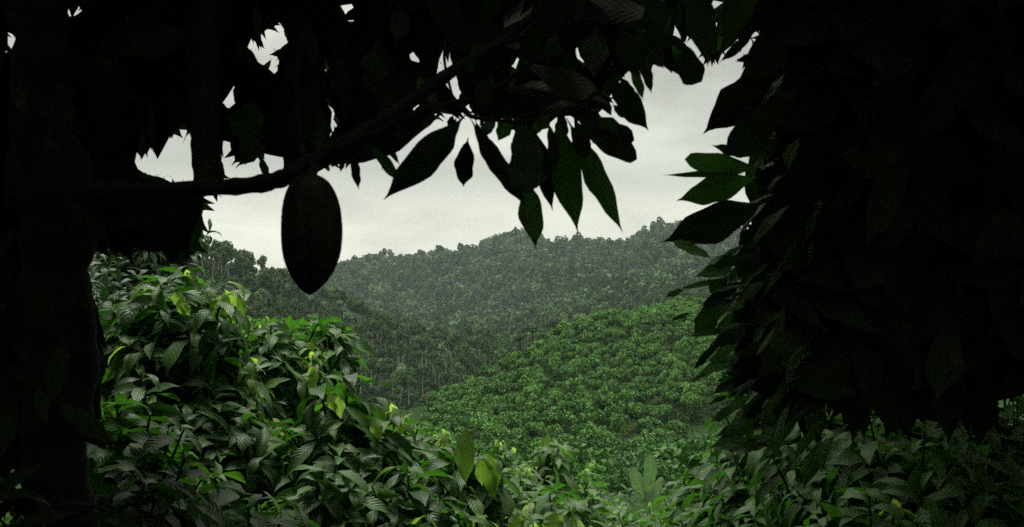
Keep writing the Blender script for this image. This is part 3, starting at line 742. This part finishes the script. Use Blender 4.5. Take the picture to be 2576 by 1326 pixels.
rg_ = pr[:, None] * Rr * rib * (1 + R.normal(0, .003, (60, 100)))
zz = Hh * (.5 - tt)[:, None] + 0 * an[None]
bend = .012 * np.sin(PI * tt)[:, None] * .3
Pv = np.stack([rg_ * np.cos(an)[None] + bend, rg_ * np.sin(an)[None], zz], -1).reshape(-1, 3)
idx = np.arange(6000).reshape(60, 100); nx = np.roll(idx, -1, 1)
Fp = np.stack([idx[:-1], idx[1:], nx[1:], nx[:-1]], -1).reshape(-1, 4)
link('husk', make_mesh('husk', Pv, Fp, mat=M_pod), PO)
st_ = np.array([(0, 0, Hh * .47), (.002, .01, Hh * .5 + .004), (.0, .03, Hh * .5 + .016), (-.002, .06, Hh * .5 + .03)])
link('stalk', make_mesh('stalk', *tube(spline(st_, 5), np.linspace(.011, .008, 16), 10), M_bark), PO)

# --- dense fill of the two crowns: leaves added until the mass is closed
G = 4.0; X0, Y0g, X1, Y1g = -160, -160, 2736, 1330
gx_ = np.arange(X0, X1, G) + G / 2; gy_ = np.arange(Y0g, Y1g, G) + G / 2
GX, GY = np.meshgrid(gx_, gy_)
def inpoly(poly):
    poly = np.asarray(poly, float); ins = np.zeros(GX.shape, bool); n = len(poly)
    for i in range(n):
        x1, y1 = poly[i]; x2, y2 = poly[(i + 1) % n]
        if y1 == y2: continue
        c = ((y1 > GY) != (y2 > GY)) & (GX < (x2 - x1) * (GY - y1) / (y2 - y1) + x1)
        ins ^= c
    return ins
left_poly = [(-160, -160), (1925, -160), (1922, 60), (1908, 84), (1875, 79), (1835, 103), (1777, 172), (1768, 96), (1722, 72), (1683, 36), (1676, 60), (1690, 115), (1680, 150), (1640, 158), (1600, 165), (1545, 205), (1520, 262), (1480, 300), (1395, 296), (1330, 300), (1270, 290), (1190, 292),
             (1110, 285), (1000, 325), (900, 372), (845, 405), (790, 432), (560, 458), (500, 500), (522, 520), (505, 600), (490, 630), (440, 650), (400, 615), (340, 640), (300, 610), (250, 650), (200, 620), (120, 640), (140, 640), (160, 700), (230, 740), (244, 900), (246, 1000), (212, 1085), (150, 1130), (60, 1180), (-160, 1200)]
right_poly = [(1922, -160), (2736, -160), (2736, 980), (2600, 960), (2520, 1000), (2460, 1110), (2410, 1000), (2370, 1110), (2300, 980), (2250, 1120), (2190, 980), (2150, 1110), (2090, 970), (2040, 1120), (1990, 990), (1950, 1110), (1915, 1010), (1880, 990), (1850, 960), (1850, 880), (1830, 820), (1850, 770), (1880, 740), (1862, 660), (1865, 600), (1900, 545), (1895, 470), (1900, 400),
              (1872, 350), (1880, 300), (1930, 262), (1900, 200), (1872, 165), (1880, 135), (1912, 116), (1914, 84)]
holes = [[(342, 415), (346, 372), (355, 404), (372, 385), (395, 330), (416, 332), (428, 360), (471, 322), (476, 340), (470, 448), (400, 432)], [(560, 360), (574, 364), (583, 408), (640, 404), (640, 442), (600, 446), (568, 425)],
         [(668, 392), (690, 368), (708, 372), (706, 418), (675, 415)], [(618, 100), (632, 97), (660, 130), (664, 84), (700, 63), (714, 108), (672, 140), (664, 156)], [(574, 190), (592, 218), (570, 224)],
         [(556, 236), (596, 228), (586, 243), (597, 251), (576, 266), (560, 256)], [(700, 155), (690, 180), (683, 172)], [(812, 148), (820, 196), (805, 172)], [(816, 248), (828, 260), (846, 316), (826, 290)],
         [(1018, 108), (1050, 146), (1040, 148)], [(1108, 138), (1124, 134), (1156, 240), (1142, 246), (1106, 178)], [(1280, 156), (1302, 148), (1290, 176)], [(1460, 112), (1472, 160), (1452, 142)], [(1034, 255), (1055, 262), (1036, 270)],
         [(1203, 282), (1220, 300), (1206, 314)], [(872, 0), (890, 14), (880, 45), (868, 30), (856, 4)], [(776, 28), (786, 60), (778, 44)], [(1788, -4), (1830, -2), (1800, 14)], [(1800, 55), (1812, 62), (1804, 78)],
         [(160, 22), (190, 10), (205, 30), (180, 34)], [(1170, 270), (1185, 265), (1180, 285)], [(820, 328), (832, 330), (824, 372)], [(300, 20), (330, 30), (310, 50)], [(60, 235), (95, 225), (75, 262)], [(575, 425), (590, 437), (560, 436)], [(10, 85), (40, 92), (48, 130), (22, 128)], [(110, 215), (120, 250), (104, 240)], [(200, 325), (212, 330), (206, 352)],
         [(1690, 92), (1697, 100), (1686, 104)], [(660, 20), (672, 24), (666, 30)]]
holes = [[(sum(q[0] for q in h) / len(h) * -.16 + x * 1.16, sum(q[1] for q in h) / len(h) * -.16 + y * 1.16) for x, y in h] for h in holes]
HM = np.zeros(GX.shape, bool)
for h in holes: HM |= inpoly(h)
def dil(m, n):
    m = m.copy()
    for _ in range(n):
        q = m.copy(); q[1:] |= m[:-1]; q[:-1] |= m[1:]; q[:, 1:] |= m[:, :-1]; q[:, :-1] |= m[:, 1:]; m = q
    return m
# --- hand placed leaves (each one its own part)
def hand(parent, lst, Y0, mat=M_shade, name='leaf'):
    o0 = np.array(parent.location)
    for row in lst:
        bx, by, tx, ty, hw = row[:5]; kw = dict(row[5]) if len(row) > 5 else {}
        Y = kw.pop('Y', Y0 + R.uniform(-.06, .1)); dy = kw.pop('dy', R.uniform(-.05, .06)); mt = kw.pop('mat', mat)
        b = W3(bx, by, Y); tpt = W3(tx, ty, Y + dy)
        for shrink in range(5):          # keep the sky gaps of the crown open
            ll = math.hypot(tx - bx, ty - by); ex, ey = (tx - bx) / ll, (ty - by) / ll
            t_ = ((GX - bx) * ex + (GY - by) * ey) / ll; u_ = np.abs(-(GX - bx) * ey + (GY - by) * ex) / hw
            hit = ((t_ > 0) & (t_ < 1) & (u_ < 1) & HM).sum()
            if hit < 16: break
            hw *= .75
        if hit >= 26: print('over a gap', row[:5]); continue
        l = np.linalg.norm(tpt - b); k = kw.pop('droop', R.uniform(-.35, .5)); nrm = kw.pop('n', (R.uniform(-.3, .3), -1, R.uniform(-.1, .3)))
        args = dict(fold=R.uniform(-.2, .25), wave=.13, sway=R.uniform(-.05, .05), tint=R.uniform(.1, 1), na=14, nc=6); args.update(kw)
        v, f, u, a = leaves((b - o0)[None], unit(tpt - b)[None], np.array([nrm], float), l * 1.02, hw / F * Y * 1.08, k, **args)
        link(name, make_mesh(name, v, f, u, a, mt), parent)
HL = [
 (1122, 280, 842, 434, 37, dict(sway=.05)), (1172, 288, 968, 504, 38, dict(sway=.05, Y=1.6)), (1178, 345, 1157, 481, 25), (1182, 296, 1318, 530, 30, dict(sway=-.05, Y=1.66)),
 (1322, 440, 1346, 622, 29, dict(mat=M_edge)), (1322, 300, 1328, 500, 41, dict(Y=1.58, blunt=True)), (1345, 320, 1384, 528, 27), (1402, 285, 1443, 580, 36, dict(mat=M_edge)),
 (1425, 296, 1572, 570, 29, dict(sway=.09, mat=M_edge)), (1440, 295, 1613, 348, 30, dict(blunt=True)), (1455, 320, 1606, 390, 27, dict(blunt=True)), (1528, 190, 1637, 325, 30),
 (1610, 130, 1647, 230, 15), (1640, 75, 1780, 205, 38, dict(blunt=True)), (1560, 60, 1600, 200, 34), (1470, 250, 1530, 255, 22),
 (1290, 285, 1252, 352, 20, dict(mat=M_edge)), (1385, 285, 1352, 330, 16, dict(mat=M_edge)), (1240, 290, 1222, 340, 14, dict(mat=M_edge)),
 (932, 360, 1001, 458, 14, dict(mat=M_edge)), (888, 382, 902, 476, 12), (958, 350, 965, 430, 5), (965, 345, 1002, 418, 8), (866, 375, 850, 436, 9),
 (800, 255, 805, 388, 22, dict(mat=M_edge)), (640, 250, 610, 370, 44, dict(mat=M_edge)), (860, 330, 836, 428, 14),
 (1185, 120, 1180, 235, 14), (1050, 190, 1092, 262, 22, dict(mat=M_edge)), (1190, 110, 1185, 190, 12, dict(mat=M_edge)), (1240, 180, 1200, 280, 22), (1160, 240, 1185, 262, 8, dict(mat=M_edge)),
 (1000, 250, 960, 330, 26, dict(mat=M_edge)), (1075, 60, 1085, 180, 24), (645, 5, 652, 98, 13), (700, 70, 770, 200, 34), (590, 100, 640, 180, 18),
 (745, 30, 790, 170, 30), (850, 140, 865, 270, 24), (730, 230, 740, 390, 20), (640, 330, 625, 402, 30), (430, 240, 428, 356, 26), (362, 320, 354, 404, 8), (380, 240, 372, 378, 22),
 (1430, 20, 1430, 150, 34), (1500, 60, 1500, 200, 30), (1010, 20, 1000, 110, 26), (1340, 60, 1330, 160, 30), (950, 100, 930, 240, 34), (1650, -20, 1650, 110, 34), (1740, -60, 1772, 168, 40), (1830, -60, 1782, 160, 40),
]
HL += [
 (1450, 300, 1476, 405, 22), (1380, 308, 1408, 425, 15), (1150, 290, 1105, 420, 17), (1500, 290, 1560, 350, 20, dict(mat=M_edge)), (1195, 300, 1240, 430, 16, dict(mat=M_edge)), (1310, 300, 1300, 400, 15, dict(mat=M_edge)), (1600, 60, 1660, 170, 22), (1020, 300, 935, 400, 20),
 (1470, 255, 1522, 330, 14, dict(Y=1.9)), (1505, 230, 1540, 292, 12, dict(Y=1.85)), (1560, 190, 1598, 268, 16, dict(Y=1.9)), (1585, 150, 1622, 250, 13, dict(Y=1.85, mat=M_edge)),
 (1300, 280, 1308, 352, 13, dict(Y=1.9)), (1415, 280, 1412, 372, 17, dict(Y=1.9)), (1020, 318, 988, 352, 9), (930, 350, 925, 400, 12), (1090, 280, 1060, 322, 9), (1210, 285, 1213, 330, 9),
 (1500, 300, 1530, 372, 14, dict(Y=1.9)), (1655, 90, 1690, 190, 15), (1620, 120, 1668, 172, 12), (1140, 288, 1128, 330, 10), (1360, 290, 1345, 345, 12, dict(Y=1.9, mat=M_edge)),
 (1345, 596, 1346, 618, 2), (820, 400, 822, 440, 8), (1540, 262, 1580, 300, 11), (1690, 110, 1716, 168, 12, dict(mat=M_edge)), (1480, 280, 1500, 350, 16, dict(Y=1.95)),
]
for i in range(22):
    x = R.uniform(-20, 190); y = R.choice([R.uniform(-40, 380), R.uniform(480, 1050)]); ln = R.uniform(110, 210); an = PI / 2 + R.normal(0, .45)
    HL.append((x, y, x + ln * math.cos(an), y + ln * math.sin(an), ln * R.uniform(.12, .16), dict(Y=1.5 + R.uniform(-.05, .06), n=(R.uniform(-.6, .6), -1, R.uniform(-.1, .7)))))
HL = HL[:100]
hand(LT, HL, 1.70)
def zc(x, y): return 1643.6 + x * .405, 603.7 + y * .405
RL = [
 (1960, 160, 1768, 328, 44), (1930, 245, 1798, 316, 10), (1900, 265, 1850, 290, 8), (1960, 280, 1828, 384, 44), (1905, 425, 1722, 397, 22, dict(mat=M_edge, blunt=True)), (1895, 395, 1785, 371, 13, dict(mat=M_edge)),
 (1880, 436, 1668, 443, 8, dict(mat=M_edge)), (1905, 445, 1712, 504, 32, dict(mat=M_edge)), (1930, 505, 1672, 614, 46, dict(sway=.04)), (1790, 650, 1700, 607, 14, dict(mat=M_leaf, blunt=True)),
 (1900, 80, 1812, 155, 12), (1930, 130, 1850, 158, 10), (2000, 90, 1880, 190, 44), (1900, 640, 1780, 672, 14, dict(mat=M_edge)),
 (2010, 220, 1900, 330, 34), (1960, 350, 1890, 390, 24, dict(mat=M_edge)), (1930, 560, 1858, 640, 30), (1900, 600, 1862, 700, 28),
]
for (a_, b_, c_, d_, h_, mt) in [(560, 150, 385, 98, 28, 'e'), (510, 190, 268, 190, 48, 'e'), (480, 230, 150, 325, 20, 'e'), (200, 305, 72, 352, 20, 'l'), (440, 240, 325, 345, 38, 'e'), (580, 250, 285, 405, 36, 's'),
   (520, 370, 222, 465, 52, 's'), (430, 390, 240, 600, 62, 'e'), (235, 450, 108, 498, 14, 'l'), (630, 345, 450, 445, 28, 'l'), (460, 570, 226, 578, 17, 'l'), (540, 555, 305, 575, 18, 'e'),
   (600, 530, 380, 670, 44, 's'), (400, 640, 250, 805, 24, 's'), (470, 695, 325, 765, 15, 'l'), (470, 765, 278, 832, 25, 'l'), (550, 715, 430, 805, 22, 'e'), (510, 845, 388, 882, 17, 'l'),
   (640, 800, 365, 968, 46, 's'), (660, 860, 470, 955, 24, 'e'), (620, 950, 458, 1068, 26, 'l'), (480, 965, 330, 1010, 17, 'e'), (560, 1040, 510, 1130, 20, 'l'), (470, 1050, 383, 1125, 22, 'l'),
   (700, 980, 560, 1130, 36, 's'), (660, 1110, 440, 1210, 20, 'l'), (700, 620, 520, 720, 30, 's'), (560, 450, 420, 530, 26, 'e'), (600, 1130, 590, 1260, 26, 'e'), (760, 540, 640, 730, 14, 'l'), (820, 590, 740, 660, 22, 'e'),
   (1180, 640, 1150, 760, 16, 'e'), (940, 960, 850, 1100, 10, 'l')]:
    b = zc(a_, b_); c = zc(c_, d_)
    RL.append((*b, *c, h_ * .405, dict(mat={'e': M_edge, 'l': M_leaf, 's': M_shade}[mt], Y=2.05 + R.uniform(-.1, .15), droop=R.uniform(-.2, .5), n=(R.uniform(-.4, .2), -1, R.uniform(.1, .9)))))
for i in range(46):
    y = R.uniform(640, 1120); xb = np.interp(y, [640, 760, 860, 960, 1060, 1120], [1885, 1880, 1880, 1905, 1915, 1940]) + R.uniform(-25, 60)
    ln = R.uniform(80, 165); an = R.uniform(.05, .75) + (.25 if R.random() < .2 else 0)
    RL.append((xb, y, xb - ln * math.cos(an), y + ln * math.sin(an), R.uniform(8, 15), dict(mat=[M_leaf, M_edge, M_shade][int(R.choice(3, p=[.4, .35, .25]))], Y=2.1 + R.uniform(-.15, .5), droop=R.uniform(0, .9), n=(R.uniform(-.4, .2), -.7, R.uniform(.3, 1.2)))))
RL = RL[:99]
hand(RT, RL, 2.0)

HM = dil(HM, 1)
LM, RM = inpoly(left_poly) & ~HM, inpoly(right_poly) & ~HM
def fill(mask, target, ymin, sizes, pref, maxn, blocked):
    cov = np.zeros(GX.shape, np.int16); allowed = mask
    out = []; H_, W_ = GX.shape
    for li, lp in enumerate(sizes):
        fails = 0; lim = maxn[li]
        need = mask & (cov < target)
        cand = np.flatnonzero(need); R.shuffle(cand); ci = 0; placed = 0
        for c in cand:
            if placed >= lim: break
            iy, ix = divmod(c, W_)
            if cov[iy, ix] >= target: continue
            cx0, cy0 = GX[iy, ix], GY[iy, ix]
            for tr_ in range(6):
                l = lp * R.uniform(.75, 1.2); w = l * R.uniform(.115, .16)
                ang = pref(cx0, cy0) + R.normal(0, .75)
                dx, dy = math.cos(ang), math.sin(ang); o = R.uniform(.3, .7)
                off = R.uniform(-.5, .5) * w
                bx, by = cx0 - dx * l * o - dy * off, cy0 - dy * l * o + dx * off
                ax0, ax1 = sorted((bx, bx + dx * l)); ay0, ay1 = sorted((by, by + dy * l))
                i0 = max(int((ax0 - w - X0) / G), 0); i1 = min(int((ax1 + w - X0) / G) + 1, W_)
                j0 = max(int((ay0 - w - Y0g) / G), 0); j1 = min(int((ay1 + w - Y0g) / G) + 1, H_)
                if i1 <= i0 or j1 <= j0: continue
                sx, sy = GX[j0:j1, i0:i1] - bx, GY[j0:j1, i0:i1] - by
                t_ = (sx * dx + sy * dy) / l; u_ = np.abs(-sx * dy + sy * dx) / w
                ins = (t_ > 0) & (t_ < 1) & (u_ < np.interp(t_, _T, _Wp))
                tot = ins.sum()
                if tot == 0: continue
                bad = (ins & ~allowed[j0:j1, i0:i1]).sum()
                if bad / tot > .035 or (ins & blocked[j0:j1, i0:i1]).any(): continue
                cov[j0:j1, i0:i1] += ins
                out.append((bx, by, dx, dy, l, w)); placed += 1
                break
    rem = (mask & (cov < 1)).sum() / mask.sum()
    print('fill', len(out), 'uncovered', round(float(rem), 4))
    return np.array(out)
def fill_mesh(arr, parent, ymin, ymax, mat, name='foliage', deep=None):
    bx, by, dx, dy, l, w = arr.T; N = len(arr)
    real = np.clip(R.uniform(.20, .32, N), .1, .32)
    Y = np.clip(real * F / l, ymin, ymax)
    if deep is not None: Y = Y + deep(bx, by)
    b = np.column_stack([(bx - CX) / F * Y, Y, (CY - by) / F * Y]); d = np.column_stack([dx, R.normal(0, .28, N), -dy])
    n = np.column_stack([R.normal(0, .3, N), -np.ones(N), R.normal(.25, .35, N)])
    v, f, u, a = leaves(b - np.array(parent.location), d, n, l / F * Y * 1.05, w / F * Y * 1.12, R.uniform(-.3, .7, N), fold=R.uniform(-.25, .4, N), wave=.12, sway=R.normal(0, .05, N),
                        tint=np.clip(R.normal(.45, .28, N), 0, 1), na=9, nc=4)
    link(name, make_mesh(name, v, f, u, a, mat), parent)
down = lambda x, y: PI / 2 + .25 * math.sin(x * .011)
af = fill(LM, 3, 1.9, [250, 170, 115, 84], down, [900, 1300, 2400, 3500], dil(HM, 0))
sel = (R.random(len(af)) < .09) & (af[:, 4] < 180)
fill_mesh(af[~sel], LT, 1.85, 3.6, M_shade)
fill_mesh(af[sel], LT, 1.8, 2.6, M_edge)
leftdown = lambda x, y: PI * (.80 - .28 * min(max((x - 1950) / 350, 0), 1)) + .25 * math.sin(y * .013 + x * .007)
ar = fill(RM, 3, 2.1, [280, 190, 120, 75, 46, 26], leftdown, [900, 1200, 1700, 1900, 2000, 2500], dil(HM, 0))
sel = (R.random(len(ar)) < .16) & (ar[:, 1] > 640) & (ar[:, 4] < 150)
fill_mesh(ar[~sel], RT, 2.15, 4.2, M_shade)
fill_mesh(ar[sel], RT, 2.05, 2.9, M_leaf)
# leaves of the inner edge that look out to the bright valley
n_ = 70; yy = R.uniform(150, 1120, n_); xx = np.interp(yy, [150, 300, 640, 860, 1060], [1930, 1920, 1890, 1900, 1950]) + R.uniform(0, 170, n_); Yg = R.uniform(2.0, 2.3, n_)
bb = np.column_stack([(xx - CX) / F * Yg, Yg, (CY - yy) / F * Yg]) - np.array(RT.location)
dd = np.column_stack([-R.uniform(.3, 1, n_), R.uniform(-.5, .4, n_), -R.uniform(.1, .9, n_)]); nn = np.column_stack([-R.uniform(.2, 1, n_), -R.uniform(.2, .8, n_), R.uniform(.3, 1.2, n_)])
v, f, u, a = leaves(bb, dd, nn, R.uniform(.08, .17, n_), R.uniform(.012, .022, n_), R.uniform(.2, 1.3, n_), fold=R.uniform(-.1, .5, n_), wave=.15, tint=R.uniform(.3, 1, n_), na=9, nc=4)
link('foliage', make_mesh('foliage', v, f, u, a, M_leaf), RT)

# --- unseen leaves added over and behind the viewer to block light
def shell(parent, N, azr, elr, rr_, seed):
    g = np.random.default_rng(seed)
    az = np.radians(g.uniform(*azr, N)); se = g.uniform(math.sin(math.radians(elr[0])), math.sin(math.radians(elr[1])), N); el = np.arcsin(se)
    r_ = g.uniform(*rr_, N)
    p = np.column_stack([np.sin(az) * np.cos(el), np.cos(az) * np.cos(el), np.sin(el)]) * r_[:, None]
    d = unit(g.normal(size=(N, 3)) * .6 + np.array([0, 0, -.5])); n = unit(-p + g.normal(size=(N, 3)) * .6)
    l = g.uniform(.28, .42, N)
    v, f, u, a = leaves(p - np.array(parent.location), d, n, l, l * .19, g.uniform(0, .8, N), tint=g.uniform(0, 1, N), na=5, nc=2)
    link('foliage', make_mesh('foliage', v, f, u, a, M_shade), parent)  # added light blocker, parented to the tree as foliage
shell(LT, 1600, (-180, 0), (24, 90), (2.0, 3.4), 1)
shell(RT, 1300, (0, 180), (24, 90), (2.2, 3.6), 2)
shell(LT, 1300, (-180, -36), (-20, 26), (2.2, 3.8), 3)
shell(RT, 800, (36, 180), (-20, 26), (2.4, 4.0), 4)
def deep(parent, N, lo, hi, mask, seed):  # adds hidden and out-of-view leaves that shade the near shrubs
    g = np.random.default_rng(seed)
    p = g.uniform(lo, hi, (N, 3))
    er = ~dil(~mask, 34)
    px = p[:, 0] / p[:, 1] * F + CX; py = CY - p[:, 2] / p[:, 1] * F
    mar = 260
    inf = (px > -mar) & (px < 2576 + mar) & (py > -mar) & (py < 1400)
    ix = np.clip(((px - X0) / G).astype(int), 0, GX.shape[1] - 1); iy = np.clip(((py - Y0g) / G).astype(int), 0, GX.shape[0] - 1)
    p_ok = ~((p[:, 0] > -.47 * p[:, 1]) & (p[:, 0] < 0) & (p[:, 1] > 3.5))  # left open so light falls on the tall left shrub
    p = p[p_ok & (~inf | (er[iy, ix] & (p[:, 1] > 2.4)))]; N = len(p)
    d = unit(g.normal(size=(N, 3)) * .6 + np.array([0, 0, -.5])); n = unit(g.normal(size=(N, 3)) * .6 + np.array([0, 0, 1.]))
    l = g.uniform(.2, .3, N)
    v, f, u, a = leaves(p - np.array(parent.location), d, n, l, l * .18, g.uniform(0, .8, N), tint=g.uniform(0, 1, N), na=5, nc=2)
    link('foliage', make_mesh('foliage', v, f, u, a, M_shade), parent); print('deep', N)  # shading leaves only, added behind and above the visible crown
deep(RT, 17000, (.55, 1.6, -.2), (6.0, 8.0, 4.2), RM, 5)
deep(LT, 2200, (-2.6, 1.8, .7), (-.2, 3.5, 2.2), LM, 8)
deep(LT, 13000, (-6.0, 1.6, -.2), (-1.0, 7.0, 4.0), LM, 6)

# ------------------------------------------------------------------ haze
import itertools
hx = 2600
zmin = float(gz.min()) - 1.0; zmax = 150.0
hv = np.array(list(itertools.product((-hx, hx), (-hx, hx), (zmin, zmax))))
hf = [(0, 1, 3, 2), (4, 6, 7, 5), (0, 4, 5, 1), (2, 3, 7, 6), (0, 2, 6, 4), (1, 5, 7, 3)]
hm, t = nt_new('haze')
pv = nd(t, 'ShaderNodeVolumePrincipled'); pv.inputs['Color'].default_value = (0.80, 0.92, 0.90, 1); pv.inputs['Density'].default_value = HAZE = 0.000145
o = nd(t, 'ShaderNodeOutputMaterial'); t.links.new(pv.outputs[0], o.inputs['Volume'])
tag(link('haze', make_mesh('haze', hv, hf, mat=hm, smooth=False)), kind='stuff')

# ------------------------------------------------------------------ sky, sun, camera
SUN_EL, SUN_AZ = math.radians(68), math.radians(-12)     # azimuth from +Y towards +X
w = bpy.data.worlds.new('World'); scene.world = w; w.use_nodes = True
t = w.node_tree; t.nodes.clear(); L = t.links.new
sk = nd(t, 'ShaderNodeTexSky', sky_type='NISHITA', sun_disc=False, sun_elevation=SUN_EL, sun_rotation=SUN_AZ)
bg1 = nd(t, 'ShaderNodeBackground'); L(sk.outputs[0], bg1.inputs[0]); bg1.inputs[1].default_value = 0.10
tc = nd(t, 'ShaderNodeTexCoord'); mp = nd(t, 'ShaderNodeMapping'); mp.inputs['Scale'].default_value = (1, 1, 3.2); L(tc.outputs['Generated'], mp.inputs[0])
no = nd(t, 'ShaderNodeTexNoise'); no.inputs['Scale'].default_value = 3.4; no.inputs['Detail'].default_value = 6; no.inputs['Roughness'].default_value = .5; no.inputs['Distortion'].default_value = .6; L(mp.outputs[0], no.inputs[0])
sp = nd(t, 'ShaderNodeSeparateXYZ'); L(tc.outputs['Generated'], sp.inputs[0])
# cloud deck: bright above the hills, greyer higher up, bright overhead again
rp = nd(t, 'ShaderNodeValToRGB'); cr = rp.color_ramp
cr.elements[0].position = 0.0; cr.elements[0].color = (.86, .865, .75, 1)
cr.elements[1].position = 1.0; cr.elements[1].color = (.80, .82, .74, 1)
for pos, c in ((.055, (.88, .885, .765, 1)), (.095, (.62, .63, .55, 1)), (.20, (.57, .58, .505, 1)), (.32, (.64, .65, .57, 1))):
    el_ = cr.elements.new(pos); el_.color = c
L(mth(t, 'ADD', sp.outputs[2], mth(t, 'MULTIPLY', mth(t, 'SUBTRACT', no.outputs[0], .5), .16)), rp.inputs[0])
ns = mth(t, 'ADD', mth(t, 'MULTIPLY', no.outputs[0], 1.5), .21)
zr = nd(t, 'ShaderNodeMapRange', interpolation_type='SMOOTHSTEP'); zr.inputs[1].default_value = .33; zr.inputs[2].default_value = .95; zr.inputs[3].default_value = 1.10; zr.inputs[4].default_value = 2.7; L(sp.outputs[2], zr.inputs[0])
bg2 = nd(t, 'ShaderNodeBackground'); L(rp.outputs[0], bg2.inputs[0]); L(mth(t, 'MULTIPLY', ns, zr.outputs[0]), bg2.inputs[1])
ms = nd(t, 'ShaderNodeMixShader'); ms.inputs[0].default_value = 0.93; L(bg1.outputs[0], ms.inputs[1]); L(bg2.outputs[0], ms.inputs[2])
o = nd(t, 'ShaderNodeOutputWorld'); L(ms.outputs[0], o.inputs[0])

sl = bpy.data.lights.new('sun', 'SUN'); sl.energy = 3.0; sl.angle = math.radians(14); sl.color = (1, .97, .90)
so = bpy.data.objects.new('sun', sl); COL.objects.link(so)
dv = Vector((math.sin(SUN_AZ) * math.cos(SUN_EL), math.cos(SUN_AZ) * math.cos(SUN_EL), math.sin(SUN_EL)))
so.rotation_euler = dv.to_track_quat('Z', 'Y').to_euler()

cam = bpy.data.cameras.new('camera'); cam.sensor_width = 36; cam.lens = 36 * F / 2576; cam.clip_end = 9000; cam.clip_start = .05
co = bpy.data.objects.new('camera', cam); COL.objects.link(co); co.rotation_euler = (PI / 2, 0, 0); scene.camera = co
cam.dof.use_dof = True; cam.dof.focus_distance = 7.0; cam.dof.aperture_fstop = 8.0
scene.view_settings.view_transform = 'Standard'; scene.view_settings.look = 'None'; scene.view_settings.exposure = 0.0
scene.cycles.max_bounces = 5; scene.cycles.diffuse_bounces = 3; scene.cycles.glossy_bounces = 2; scene.cycles.transmission_bounces = 3
scene.cycles.volume_bounces = 0; scene.cycles.use_denoising = False
